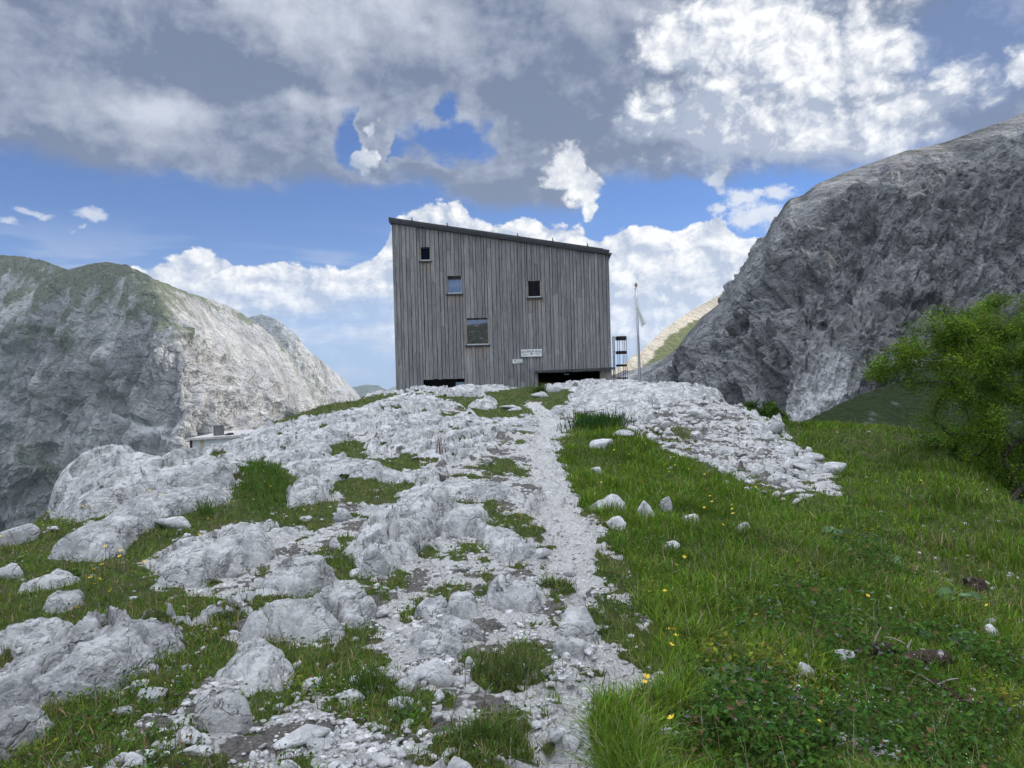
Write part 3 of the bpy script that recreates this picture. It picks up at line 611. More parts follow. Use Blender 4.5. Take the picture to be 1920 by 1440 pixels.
def rock_color(P, pale=(0.70, 0.69, 0.655), dark=(0.34, 0.337, 0.33)):
    q = stretch(P, (1.0, 0.5, 1.0), R(20))
    n = noise(q, 2.2, 8, 0.62); n2 = noise(P, 9.0, 7, 0.65); n3 = noise(P, 55.0, 4, 0.7)
    c = mix((n * 0.5 + n2 * 0.5).ss(0.41, 0.59), dark, pale)
    c = mix(n3.ss(0.50, 0.75) * 0.45, c, tuple(min(0.7, q_ * 1.28) for q_ in pale))
    vein = (1.0 - (noise(q, 3.0, 4, 0.5, 1.2) - 0.5).abs() * 34.0).clamp() * 0.55
    c = mix(vein, c, (0.72, 0.72, 0.71))
    c = mix(noise(P, 1.1, 5, 0.6).ss(0.58, 0.72) * 0.22, c, (0.36, 0.31, 0.25))
    lich = noise(P, 26.0, 5, 0.6).ss(0.60, 0.70) * noise(P, 1.7, 3).ss(0.45, 0.6)
    c = mix(lich * 0.55, c, (0.12, 0.12, 0.115))
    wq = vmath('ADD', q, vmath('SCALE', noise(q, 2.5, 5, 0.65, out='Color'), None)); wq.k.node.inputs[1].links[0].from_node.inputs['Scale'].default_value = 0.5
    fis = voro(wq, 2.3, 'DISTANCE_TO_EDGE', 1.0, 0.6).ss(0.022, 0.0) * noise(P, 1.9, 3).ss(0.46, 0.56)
    c = mix(fis * 0.8, c, (0.075, 0.068, 0.058))          # thin dark lines along parts of the fissure pattern
    return c, n, n2, n3
def rock_bump(b, P, k=1.0):
    q = stretch(P, (1.0, 0.6, 1.0), R(20))
    w = vmath('ADD', q, vmath('SCALE', noise(q, 3.0, 4, 0.6, out='Color'), None)); w.k.node.inputs[1].links[0].from_node.inputs['Scale'].default_value = 0.35
    cr_ = voro(w, 3.2, 'DISTANCE_TO_EDGE', 2.0, 0.7).ss(0.0, 0.05)
    h = noise(P, 14.0, 9, 0.70) * 0.60 + noise(P, 70.0, 5, 0.7) * 0.28 + cr_ * 0.34
    return bump(b, h, 0.085 * k, 1.0)

ground_mat, nt, b = material('ground')
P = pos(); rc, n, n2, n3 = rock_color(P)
cv = attr('cover'); k_rock, k_grass, k_grav = comp(cv); k_soil = attr('cover', 'Alpha')
gravc = mix(voro(P, 38.0, 'F1', 0.0, out='Color', dims='3D').k and noise(P, 60.0, 4, 0.7).ss(0.35, 0.65), (0.42, 0.405, 0.38), (0.70, 0.68, 0.64))
gn = noise(P, 6.0, 7, 0.65)
turf = mix(gn.ss(0.35, 0.65), (0.045, 0.068, 0.016), (0.10, 0.125, 0.034)); turf = mix(noise(P, 2.1, 5, 0.6).ss(0.5, 0.68) * 0.6, turf, (0.13, 0.105, 0.06))
dirt = mix(noise(P, 30.0, 5, 0.7).ss(0.4, 0.65), (0.055, 0.045, 0.035), (0.16, 0.14, 0.12))
c = mix((k_grav + (n3 - 0.5) * 0.6).ss(0.25, 0.6), rc, gravc)
c = mix((k_soil * (1.0 - k_rock * 0.45) + (gn - 0.5) * 0.9).ss(0.45, 0.7) * 0.85, c, dirt)
c = mix((k_grass + (gn - 0.5) * 0.7).ss(0.32, 0.55), c, turf)
put(b, 'Base Color', c); put(b, 'Specular IOR Level', 0.15); rock_bump(b, P)
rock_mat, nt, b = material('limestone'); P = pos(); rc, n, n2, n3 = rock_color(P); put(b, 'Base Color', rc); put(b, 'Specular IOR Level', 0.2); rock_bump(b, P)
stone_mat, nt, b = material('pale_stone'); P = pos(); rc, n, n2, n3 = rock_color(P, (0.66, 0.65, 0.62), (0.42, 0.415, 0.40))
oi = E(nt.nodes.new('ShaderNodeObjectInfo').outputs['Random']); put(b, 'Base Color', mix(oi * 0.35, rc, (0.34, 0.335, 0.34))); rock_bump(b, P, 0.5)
pebble_mat, nt, b = material('gravel_stone'); cc = attr('tone'); put(b, 'Base Color', cmul(cc, mix(noise(pos(), 45.0, 5, 0.65).ss(0.35, 0.65), (0.42, 0.41, 0.395), (0.68, 0.66, 0.63)))); bump(b, noise(pos(), 90.0, 4, 0.6), 0.012, 0.8)
build_ground()

# ------------------------------------------------------------------ bedrock slabs, each a thing of its own
SLABS = []
def slab(label, poly, H, cracks=0.5, steep=0.16, seed=0, res=None, tilt=0.0, cat='rock', name='rock_slab', lift=0.6):
    poly = np.asarray(poly, float); mid_y = (poly[:, 1].min() + poly[:, 1].max()) / 2
    t = np.clip((poly[:, 1].max() - poly[:, 1]) / (np.ptp(poly[:, 1]) + 1e-6), 0, 1)
    G = np.concatenate([hit([a], [b_], H * lift * k) for (a, b_), k in zip(poly, t)])[:, :2]
    SLABS.append(G); c0 = G.mean(0); size = max(np.ptp(G[:, 0]), np.ptp(G[:, 1])); dist = np.hypot(*c0)
    res = res or max(0.012, dist * 0.0028)
    x0, y0 = G.min(0) - 0.12; x1, y1 = G.max(0) + 0.12; nx, ny = int((x1 - x0) / res) + 2, int((y1 - y0) / (res * 1.6)) + 2
    X, Y = np.meshgrid(np.linspace(x0, x1, nx), np.linspace(y0, y1, ny), indexing='ij'); x, y = X.ravel(), Y.ravel()
    o_ = seed * 13.7
    d = poly_sd(x + 0.05 * fb2(x + o_, y, 5.0, 4, 0.6), y + 0.05 * fb2(x, y + o_, 5.0, 4, 0.6, z=3.), G)
    f1, f2, h, bx, by = cells((x * 0.92 - y * 0.38) * 2.6 + 0.35 * fb2(x, y, 3, 3, z=o_), (x * 0.38 + y * 0.92) * 1.3 + o_ + 0.3 * fb2(x, y, 3, 3, z=o_ + 5), seed)
    crk = 1 - sstep(0.0, 0.06, f2 - f1)
    f1b, f2b, hb, bxb, byb = cells(x * 8 + o_ + 0.8 * fb2(x, y, 6, 3), y * 5 + 0.8 * fb2(x, y, 6, 3, z=4.), seed + 3)
    wd_ = steep * 0.62 * min(1, size); d = d + 0.035; prof = np.where(d > 0, (1 - np.exp(-np.clip(d, 0, 9) / wd_)), d / wd_ * 1.4)
    top = 1 + 0.16 * fb2(x + o_, y * 0.6, 1.6 / max(size, .4), 3) + tilt * (y - c0[1]) / size
    z = H * prof * top
    inn = np.clip(d / 0.05, 0, 1)
    z += inn * cracks * ((h[:, 0] - .5) * 0.15 + bx * (h[:, 1] - .5) * 0.10 - 0.20 * crk) * min(1.0, H * 5)
    z += inn * ((hb[:, 0] - .5) * 0.016 + bxb * (hb[:, 1] - .5) * .03 - 0.030 * (1 - sstep(0, .10, f2b - f1b))) * (0.10 + 1.1 * cracks)
    f1c, f2c, hc, bxc, byc = cells(x * 21 + o_ + 1.2 * fb2(x, y, 9, 3), y * 13 + 1.2 * fb2(x, y, 9, 3, z=4.), seed + 5)
    z += inn * ((hc[:, 0] - .5) * .006 + bxc * (hc[:, 1] - .5) * .010 + byc * (hc[:, 2] - .5) * .008) * (.15 + cracks)
    lay_ = z * 11 + 1.5 * fb2(x, y, 1.5, 3, z=o_); z += inn * .018 * (sstep(.35, .65, lay_ - np.floor(lay_)) - .5)
    z += inn * ((0.007 + .010 * cracks) * fb2(x + o_, y * .6, 4.0, 5, .58, True) + 0.010 * fb2(x, y, 18, 4, .6, True))
    gz = ground(x, y)[0]; z = gz * 0.12 + base_z(x, y) * 0.88 - 0.02 + np.maximum(z, -0.35)
    keep = (d > -0.10).reshape(nx, ny); q = gridq(nx, ny); kq = keep.ravel()[q].all(1); q = q[kq]
    used = np.zeros(nx * ny, bool); used[q.ravel()] = True; idx = np.cumsum(used) - 1
    V = np.stack([x, y, z], 1)[used]; loc = np.array([c0[0], c0[1], float(base_z(c0[:1], c0[1:2])[0])])
    o = mesh_np(name, V - loc, [idx[q]], rock_mat, None, True); o.location = loc
    return tag(o, label, cat)
slab('long smooth grey bedrock slab at the lower left, longest of the slabs', [(-90, 1345), (0, 1296), (40, 1262), (100, 1235), (180, 1195), (255, 1162), (330, 1175), (342, 1190), (300, 1215), (255, 1245), (215, 1275), (170, 1305), (110, 1312), (40, 1318), (-60, 1345)], 0.17, 0.45, 0.13, 1)
slab('cracked grey rock shelf below the long slab in the lower left corner', [(-90, 1352), (0, 1328), (60, 1322), (92, 1332), (70, 1355), (35, 1385), (-20, 1420), (-90, 1440)], 0.12, 0.9, 0.10, 2)
slab('sinuous grey slab with white veins crossing the grass below the rock wall', [(95, 1045), (150, 1010), (190, 985), (215, 955), (250, 935), (310, 917), (360, 915), (400, 905), (432, 915), (420, 935), (330, 952), (285, 985), (250, 1003), (228, 1035), (190, 1056), (140, 1052)], 0.22, 0.35, 0.16, 3)
slab('tall pale broken rock wall on the left skyline', [(58, 970), (80, 938), (130, 903), (148, 880), (200, 866), (268, 870), (330, 884), (400, 874), (440, 900), (380, 912), (300, 920), (220, 952), (150, 978), (100, 978)], 0.34, 1.5, 0.17, 4, lift=0.3)
slab('broad grey slab with a dark crack in the grass left of centre', [(285, 1110), (312, 1075), (285, 1062), (330, 1030), (385, 1015), (440, 985), (495, 983), (502, 1010), (512, 1030), (480, 1055), (440, 1070), (400, 1075), (380, 1095), (340, 1097)], 0.20, 0.7, 0.13, 5)
slab('knobbly grey rock just right of the broad cracked slab', [(488, 1095), (510, 1070), (560, 1060), (610, 1062), (622, 1080), (602, 1105), (570, 1122), (520, 1122)], 0.17, 0.8, 0.11, 6)
slab('domed pale grey rock with crack lines above dark green moss', [(452, 1188), (500, 1150), (545, 1133), (590, 1138), (625, 1163), (642, 1195), (602, 1206), (545, 1200), (480, 1196)], 0.20, 0.45, 0.15, 7)
slab('fractured wedge of rock below the domed rock', [(413, 1265), (440, 1226), (470, 1197), (500, 1202), (525, 1216), (545, 1252), (520, 1290), (480, 1288), (448, 1268)], 0.10, 1.0, 0.09, 8)
slab('round grey boulder half sunk in gravel at the lower left', [(374, 1352), (400, 1322), (422, 1314), (455, 1328), (462, 1355), (440, 1370), (400, 1372)], 0.15, 0.25, 0.09, 9, name='boulder', cat='boulder')
slab('dark fractured outcrop of grey blocks left of the path', [(682, 1080), (668, 1050), (690, 1020), (665, 1000), (685, 970), (740, 947), (800, 927), (858, 937), (812, 965), (815, 985), (800, 1010), (782, 1045), (750, 1062), (718, 1082)], 0.24, 1.1, 0.14, 10)
slab('cleft boulder behind the domed rock at the lower left', [(588, 1130), (640, 1112), (690, 1124), (702, 1150), (676, 1182), (640, 1164)], 0.16, 0.8, 0.09, 11, name='boulder', cat='boulder')
slab('flat slab with a split end right of the dark fractured outcrop', [(815, 988), (848, 962), (890, 946), (912, 962), (905, 985), (868, 1012), (830, 1003)], 0.14, 0.7, 0.1, 12)
slab('tilted pale slab leaning towards the path beside a grass tuft', [(893, 992), (938, 986), (980, 1012), (1004, 1042), (962, 1056), (928, 1040)], 0.14, 0.6, 0.09, 13)
slab('low square rock beside the dark grass clump', [(538, 916), (590, 902), (616, 910), (610, 932), (588, 946), (545, 952)], 0.24, 0.5, 0.13, 14)
slab('long low rock ridge running across behind the square rock', [(540, 884), (575, 866), (640, 860), (720, 878), (785, 900), (742, 908), (690, 896), (630, 897)], 0.15, 0.7, 0.12, 15)
slab('flat grey rock with a green plant at its end, left edge', [(42, 1106), (90, 1076), (118, 1074), (148, 1096), (100, 1110)], 0.10, 0.6, 0.08, 16)
slab('flat dull rock just below the one with the plant', [(88, 1142), (108, 1112), (150, 1108), (152, 1130), (122, 1144)], 0.08, 0.3, 0.07, 17)
slab('low pale rock at the left edge above the long slab', [(-60, 1215), (0, 1192), (50, 1166), (98, 1162), (96, 1190), (40, 1202)], 0.10, 0.7, 0.08, 18)
slab('smooth grey boulder with grass at its foot left of the path', [(793, 1214), (812, 1202), (850, 1205), (862, 1224), (830, 1234), (800, 1230)], 0.10, 0.2, 0.07, 19, name='boulder', cat='boulder')
slab('leftmost of three upright grey blocks in a row', [(788, 1152), (800, 1120), (828, 1117), (840, 1152), (815, 1162)], 0.09, 0.5, 0.07, 20, name='boulder', cat='boulder')
slab('middle one of three upright grey blocks in a row', [(845, 1148), (850, 1112), (878, 1112), (890, 1150), (866, 1156)], 0.10, 0.5, 0.07, 21, name='boulder', cat='boulder')
slab('widest and rightmost of three upright grey blocks in a row', [(915, 1138), (925, 1098), (980, 1092), (1010, 1120), (1000, 1142), (950, 1142)], 0.12, 0.8, 0.08, 22, name='boulder', cat='boulder')
slab('worn pale rock in the middle of the path', [(1050, 1186), (1066, 1144), (1098, 1142), (1112, 1176), (1090, 1192)], 0.10, 0.2, 0.08, 23, name='boulder', cat='boulder')
slab('flat pale step stone below the worn rock in the path', [(1048, 1224), (1056, 1203), (1088, 1203), (1090, 1223)], 0.08, 0.2, 0.05, 24, name='boulder', cat='boulder')
slab('low rock with dark holes above the round boulder', [(800, 1180), (830, 1165), (880, 1172), (900, 1192), (860, 1203), (815, 1198)], 0.09, 0.4, 0.07, 25)
slab('pale rock hump left of the hut door, on the crest', [(832, 742), (850, 728), (880, 722), (905, 727), (912, 741), (880, 746)], 0.32, 0.6, 0.3, 26)
slab('blocky pale hump on the green patch below the hut', [(876, 764), (884, 750), (915, 744), (932, 752), (930, 764), (900, 768)], 0.26, 0.9, 0.25, 27)
slab('bare white rock dome right of the hut front', [(1062, 768), (1085, 742), (1110, 726), (1200, 722), (1290, 730), (1336, 742), (1300, 752), (1240, 765), (1160, 772)], 0.30, 0.6, 0.6, 28, lift=0.2)
slab('pale ledge crossing left of the path under the plateau', [(740, 930), (820, 905), (900, 902), (960, 915), (985, 935), (900, 945), (830, 930)], 0.10, 0.7, 0.10, 29)
slab('pale ribbed rock face on the left shoulder of the hill', [(500, 872), (560, 830), (640, 780), (700, 762), (720, 775), (660, 815), (600, 850), (540, 872)], 0.22, 0.8, 0.35, 30, lift=0.3)

# ------------------------------------------------------------------ loose stones
def stone_mesh(seed, sub=3, flatn=0.95, cuts=9):
    g = np.random.default_rng(seed); bm = bmesh.new(); bmesh.ops.create_icosphere(bm, subdivisions=sub, radius=1.0)
    V = np.array([v.co for v in bm.verts]); F = np.array([[v.index for v in f.verts] for f in bm.faces]); bm.free()
    r = np.ones(len(V)) * 1.25
    for _ in range(cuts):
        n = g.normal(size=3); n /= np.linalg.norm(n); d = g.uniform(0.55, 0.95); c = V @ n
        r = np.minimum(r, np.where(c > 0.05, d / np.maximum(c, 0.05), 9))
    V = V * r[:, None]; V *= np.array([1, g.uniform(.65, .95), flatn * g.uniform(.7, 1.1)]); V += 0.05 * np.stack([fbm(V + seed, 2.2, 3), fbm(V + seed + 9, 2.2, 3), fbm(V + seed + 5, 2.2, 3)], 1)
    return V, F
TEMPL = [stone_mesh(100 + i, 3) for i in range(10)]; SMALL = [stone_mesh(200 + i, 1, 0.6, 9) for i in range(10)]
STONE_ME = []
for i, (V, F) in enumerate(TEMPL):
    o = mesh_np('stone', V, [F], stone_mat, None, True); STONE_ME.append(o.data); bpy.data.objects.remove(o)
def stone(label, P, size, rz=None, sc=(1, 1, 1), tilt=0.15, group=None, v=None, name='stone', sink=0.30):
    o = bpy.data.objects.new(name, STONE_ME[int(rng.integers(10)) if v is None else v]); LINK.link(o)
    z = float(ground(P[:1], P[1:2])[0][0]); s = np.array(sc) * size / 2
    o.location = (P[0], P[1], z + s[2] * (0.62 - sink)); o.scale = s
    o.rotation_euler = (rng.normal() * tilt, rng.normal() * tilt, rng.uniform(0, 6.28) if rz is None else rz)
    return tag(o, label, 'stone', group)
def sized(px, py, wpx):
    P = hit(px, py)[0]; return P, wpx / FPX * P[1]
for lab, px, py, w, sc, v, rz in (
        ('white upright boulder like a tooth in the meadow right of the path', 1207, 970, 42, (1, .8, 1.35), 0, .3), ('small pale upright stone right of the tooth shaped boulder', 1247, 955, 22, (.9, .8, 1.7), 1, .2),
        ('leaning white rock slab in grass at the right edge of the path', 1150, 958, 60, (1.2, .7, .8), 2, -.6), ('lumpy white stone in grass below the leaning white slab', 1155, 992, 44, (1, .9, .9), 3, 1.0),
        ('narrow white stone sticking up in the meadow near forget-me-nots', 1262, 1025, 28, (1, .8, 1.0), 4, .4), ('broken pale rock low in the meadow below the rubble slope', 1390, 1003, 34, (1, .8, .9), 5, 0.8),
        ('pale rock on the meadow crest right of the rubble slope', 1530, 868, 34, (1.2, .8, .7), 6, .2), ('wedge of pale rock lying in the meadow beyond the rubble', 1565, 886, 40, (1.1, .9, .7), 7, -.3),
        ('grey white rock in the tall grass at the lower right of the path', 1190, 1345, 66, (1, .9, .6), 8, .5), ('white rock in the grass at the bottom edge right of the path', 1240, 1385, 60, (1.1, .8, .8), 9, 0.1),
        ('pale boulder beside the gravel at the foot of the meadow edge', 1290, 975, 30, (1, .8, .8), 1, 0.1), ('long pale stone lying on bare earth left of the path', 818, 1278, 66, (1.2, .75, .85), 2, -.1),
        ('plump grey stone left of the long pale stone', 765, 1285, 46, (1, .8, .9), 3, .6), ('small cream stone right of the long pale stone', 866, 1282, 30, (1.1, .7, .7), 5, 0.4),
        ('grey stone standing on edge in moss left of the path', 884, 1255, 26, (.7, .8, 1.4), 6, 0.2), ('pointed grey rock among the fractured blocks at lower left', 583, 1285, 40, (1, .8, .9), 7, 0.2),
        ('rounded grey rock half buried above the gravel, lower left', 655, 1308, 44, (1.1, .8, .8), 8, .3), ('broad pale rock in the gravel at the bottom, left of centre', 570, 1385, 74, (1.3, .8, .55), 9, .5),
        ('dark flat stone at the bottom edge left', 372, 1422, 52, (1.3, .9, .45), 0, .2), ('small white stone alone in the grass above the broad slab', 577, 978, 20, (1.1, .8, .8), 4, .1),
        ('leaning grey stone at the grass edge left of the dark outcrop', 642, 975, 34, (1.1, .7, .9), 5, -.4), ('upright grey stone wedge below the leaning grey stone', 631, 1028, 24, (.8, .7, 1.5), 6, .2),
        ('pale grey pebble-like rock below the wedge stone', 665, 1078, 22, (1, .9, .8), 7, .2), ('low grey rock in the grass above the broad slab, left', 328, 990, 44, (1.2, .9, .9), 8, .3),
        ('small white rock in grass near the left skyline', 103, 998, 20, (1, .9, .8), 9, .2), ('pointed pale rock at the far left grass', 22, 1022, 52, (1.3, .8, .9), 1, .5), ('narrow pale rock in grass at the left edge', 22, 1080, 36, (1.2, .8, 1.0), 2, .5),
        ('round rock on the path right of the tilted slab', 1010, 1043, 34, (1.1, .8, .8), 3, .1), ('stone at the top of the scree heap beside the path head', 1218, 788, 26, (1, .9, 1.1), 0, .4), ('second plump stone of the little heap below the white dome', 1237, 792, 20, (1, .9, .9), 4, 1.4),
        ('pale wedge stone on the skyline of the rubble slope', 1452, 812, 24, (1, .7, 1.1), 5, -.5), ('white stone in the meadow by the upper path bend', 1175, 823, 30, (1.3, .7, .7), 6, -.5), ('grey white block in the meadow beside the upper path', 1125, 838, 40, (1.2, .8, .7), 7, -.2),
        ('white stone standing in grass above the tooth shaped boulder', 1118, 892, 24, (.9, .8, 1.1), 8, .3), ('small white rock in the dark herbs, lower right', 1505, 1268, 40, (1, .7, 1.0), 2, 0.6), ('pale torn rock edge showing through the herbs, lower right', 1490, 1330, 69, (.8, .7, 1.2), 3, 0.9),
        ('long pale rock at the bottom edge, lower right', 1640, 1425, 105, (1.3, .7, .7), 4, -.6), ('pair-like pale pebble rock on the right bank', 1850, 1180, 33, (.9, .8, .9), 5, .3), ('lower pale pebble rock on the right bank', 1862, 1200, 36, (.8, .8, 1.1), 6, .3), ('brownish pale rock among roots at lower right', 1585, 1243, 36, (1.1, .8, .8), 7, .1),
        ('white flat stone on the green below the hut', 958, 768, 24, (1.5, .8, .5), 8, 0), ('rounded white stone on the green below the hut', 968, 771, 20, (1.2, .9, .7), 9, 0), ('pale stone at the lower edge of the green patch', 905, 789, 22, (1.4, .8, .6), 0, .1), ('white boulder by the hut porch', 1035, 735, 20, (1.3, .9, .8), 1, 0), ('white stone on the turf under the porch', 1015, 746, 20, (1.4, .9, .7), 2, .1)):
    P, s = sized(px, py, w); stone(lab, P, s * 1.15, rz, sc, 0.12, None, v)
def scatter(n, polys, rmin=2.6, rmax=30, az=38, power=1.0):
    """random ground points inside outlines of the photograph, denser nearby"""
    u_ = rng.random(n); r = rmin * (rmax / rmin) ** u_; a = R(1) * rng.uniform(-az, az, n); x, y = np.sin(a) * r, np.cos(a) * r
    zb = base_z(x, y); px, py = project(np.stack([x, y, zb], 1)); ok = np.zeros(n, bool)
    for q in polys: ok |= poly_sd(px, py, q) > 0
    return x[ok], y[ok]
pathpoly = [(a - w, b_) for a, b_, w in PATH] + [(a + w, b_) for a, b_, w in PATH[::-1]]
LEFTROCK = [(0, 1440), (0, 1150), (300, 1100), (600, 980), (1000, 880), (1010, 1100), (1000, 1300), (900, 1440)]
UPPER = [(480, 860), (600, 790), (760, 750), (850, 760), (1000, 790), (1000, 860), (700, 900)]
for polys, cnt, lo, hi, lab, grp in (([RUBBLE], 70, .05, .36, 'white angular stone of the rubble slope right of the path', 'stones of the rubble slope'),
                                     (GRAV[:1], 42, .03, .11, 'white angular stone in the gravel at the lower left', 'stones in the lower left gravel'), ([[(1150, 800), (1230, 850), (1300, 885), (1400, 930), (1500, 955), (1600, 950), (1635, 895), (1560, 845), (1500, 815), (1480, 900), (1300, 850)]], 32, .04, .17, 'white stone strayed into the grass below the rubble slope', 'stray stones below the rubble'), ([LEFTROCK], 44, .03, .12, 'pale loose stone among the bedrock left of the path', 'loose stones on the left bedrock'),
                                     ([pathpoly], 30, .03, .09, 'pale stone lying in the gravel of the path', 'stones on the path'), ([UPPER], 22, .06, .2, 'pale loose stone on the bare upper hill', 'loose stones on the upper hill')):
    x, y = scatter(9000, polys); k = rng.permutation(len(x))[:cnt]
    for i in k:
        s = lo + (hi - lo) * rng.random() ** 2.2
        stone(lab, np.array([x[i], y[i]]), s * 1.2, None, (rng.uniform(.8, 1.25), rng.uniform(.6, 1), rng.uniform(.5, .95)), 0.3, grp, sink=0.2)
def gravel():
    n = 210000; r = 2.4 * (30 / 2.4) ** (rng.random(n) ** 0.9); a = R(1) * rng.uniform(-38, 38, n); x, y = np.sin(a) * r, np.cos(a) * r
    z, c, rock = ground(x, y); px, py, g, grav, md, path, rub = c
    n_ = fb2(x, y, 2.0, 3, z=71.); dens = np.clip(path * 0.55 + rub * 0.55 + (grav - path).clip(0) * (0.12 + 1.0 * sstep(-.2, .3, n_)) + rock * (n_ > 0.1) * 0.12 + (g * (1 - md) * .03), 0, 1)
    k = rng.random(n) < dens * 0.42
    x, y, z, rub, path, r, dens = x[k], y[k], z[k], rub[k], path[k], r[k], dens[k]; m = len(x)
    s = (0.006 + 0.034 * rng.random(m) ** 3.5) * (1 + 1.6 * rub * rng.random(m)) * (0.75 + 0.04 * r) * (1 - .25 * path)
    V, F, T, off = [], [], [], 0; tid = rng.integers(0, 10, m); an = rng.uniform(0, 6.28, m)
    for t in range(10):
        i = np.where(tid == t)[0]
        if not len(i): continue
        tv, tf = SMALL[t]; c_, s_ = np.cos(an[i])[:, None], np.sin(an[i])[:, None]
        v = np.stack([tv[:, 0] * c_ - tv[:, 1] * s_, tv[:, 0] * s_ + tv[:, 1] * c_, np.broadcast_to(tv[:, 2], (len(i), len(tv)))], -1) * s[i][:, None, None]
        v += np.stack([x[i], y[i], z[i] + s[i] * 0.18], -1)[:, None]
        V.append(v.reshape(-1, 3)); F.append((tf[None] + (np.arange(len(i)) * len(tv))[:, None, None] + off).reshape(-1, 3)); off += len(i) * len(tv)
        tone = 0.58 + 0.48 * rng.random((len(i), 1)) + rng.normal(0, .015, (len(i), 3)); T.append(np.repeat(tone, len(tv), 0))
    o = mesh_np('gravel', np.concatenate(V), [np.concatenate(F)], pebble_mat, None, False, {'tone': np.concatenate(T)})
    tag(o, 'loose pale limestone gravel on the path and bare patches', kind='stuff'); return m
print('gravel', gravel())

# ------------------------------------------------------------------ the hut
YF, YB = 33.0, 42.0
def fx(px, py, d=YF):
    q = W(px, py, d); return float(q[0]), float(q[2])
def wood_mat(name, a, b2, warm):
    m, nt, b = material(name); P = pos(); t = attr('tone'); tr, tg, tb = comp(t)
    q = vmath('ADD', stretch(P, (1, 1, 0.06)), xyz(tg * 37.0, tg * 11.0, 0.0))
    n = noise(q, 16.0, 6, 0.65, 0.4); n2 = noise(q, 60.0, 4, 0.6); w = noise(stretch(P, (1, 1, 0.35)), 1.6, 5, 0.6)
    c = mix((n * 0.6 + n2 * 0.4).ss(0.33, 0.67), a, b2)
    c = cmul(c, mix(tr, (0.82, 0.82, 0.82), (1.16, 1.15, 1.13)))
    c = mix(w.ss(0.5, 0.72) * 0.30, c, tuple(k * 0.6 for k in a))
    kn = voro(stretch(P, (1, 1, 0.35)), 2.6, 'F1', 0.0).ss(0.05, 0.025)
    c = mix(kn * 0.75, c, (0.05, 0.045, 0.04))
    c = mix(tb.clamp() * (0.35 + n * 0.5), c, warm)
    put(b, 'Base Color', c); put(b, 'Roughness', 0.82); put(b, 'Specular IOR Level', 0.2); bump(b, n * 0.6 + n2 * 0.4, 0.006, 0.7); return m
board_mat = wood_mat('weathered_boards', (0.155, 0.155, 0.155), (0.33, 0.327, 0.32), (0.34, 0.235, 0.15))
post_mat = wood_mat('pale_boards', (0.24, 0.21, 0.17), (0.36, 0.32, 0.27), (0.36, 0.27, 0.19))
tan_mat = flat('window_timber', (0.42, 0.34, 0.25), 0.7, 0, 0.3, 0.2, 12)
strip_mat = flat('window_strip', (0.52, 0.52, 0.50), 0.5, 0, 0.4, 0.1, 20)
black_mat = flat('black_sheet', (0.030, 0.030, 0.032), 0.5, 0.0, 0.4, 0.3, 8)
roof_mat = flat('dark_roof_sheet', (0.060, 0.062, 0.064), 0.45, 0.2, 0.4, 0.25, 4)
steel_mat = flat('galvanised_steel', (0.50, 0.51, 0.52), 0.35, 0.85, 0.5, 0.12, 6)
inner_mat = flat('dark_interior', (0.012, 0.012, 0.013), 0.9)
white_mat = flat('white_enamel', (0.72, 0.73, 0.72), 0.4, 0, 0.4, 0.05, 14)
def pane_mat(name, col, k):
    m, nt, b = material(name); put(b, 'Base Color', col); put(b, 'Roughness', 0.03); gl = nt.nodes.new('ShaderNodeBsdfGlossy'); gl.inputs['Roughness'].default_value = 0.0; gl.inputs['Color'].default_value = (0.86, 0.9, 1.0, 1)
    mx = nt.nodes.new('ShaderNodeMixShader'); mx.inputs[0].default_value = k; nt.links.new(b.outputs[0], mx.inputs[1]); nt.links.new(gl.outputs[0], mx.inputs[2])
    nt.links.new(mx.outputs[0], nt.nodes['Material Output'].inputs[0]); return m
glass_coated = pane_mat('coated_glass', (0.01, 0.012, 0.02), 0.27); glass_dark = pane_mat('open_dark_glass', (0.004, 0.005, 0.010), 0.008); glass_dark.node_tree.nodes['Principled BSDF'].inputs['Specular IOR Level'].default_value = 0.02; glass_teal = pane_mat('teal_glass', (0.16, 0.26, 0.27), 0.25)

x0 = (fx(735, 440)[0] + fx(744, 725)[0]) / 2; x1 = (fx(1141, 490)[0] + fx(1146, 690)[0]) / 2
zl = fx(733, 419)[1]; zr = fx(1142, 478)[1]; ZB = 0.2
def ztop(x): return zl + (zr - zl) * (x - x0) / (x1 - x0)
def rect(a, t, r, b_):
    xa, zt = fx(a, t); xb, zb = fx(r, b_); xa2, _ = fx(a, b_); xb2, _ = fx(r, t)
    return ((xa + xa2) / 2, (xb + xb2) / 2, (zb + fx(a, b_)[1]) / 2, (zt + fx(r, t)[1]) / 2)
WIN = [rect(787.5, 463, 807, 489.5), rect(838.5, 517, 866, 551), rect(874, 596, 916, 647), rect(989, 526, 1014, 558)]
OPEN_L = rect(794.5, 710, 872, 760); PORCH = rect(1008, 697, 1127, 770); PORCH = (PORCH[0], PORCH[1], ZB, PORCH[3]); OPEN_L = (OPEN_L[0], OPEN_L[1], ZB, OPEN_L[3])
POSTR = (PORCH[1], x1, ZB, PORCH[3])
holes = WIN + [OPEN_L, PORCH]
hut = empty('mountain_hut', ((x0 + x1) / 2, YF, 0.9)); HL = np.array(hut.location)
tag(hut, 'tall mono-pitch mountain hut clad in weathered grey vertical boards on the hilltop', 'hut')
def at_hut(o): o.location = -Vector(HL) + Vector(o.location); return o
def spans(xa, xb, zlo, zhi, hs):
    iv = [(zlo, zhi)]
    for h in hs:
        if h[0] < xb - 1e-4 and h[1] > xa + 1e-4:
            nx_ = []
            for a, b_ in iv:
                if h[3] <= a or h[2] >= b_: nx_.append((a, b_)); continue
                if h[2] > a: nx_.append((a, h[2]))
                if h[3] < b_: nx_.append((h[3], b_))
            iv = nx_
    return iv
wall, core = MB(), MB()
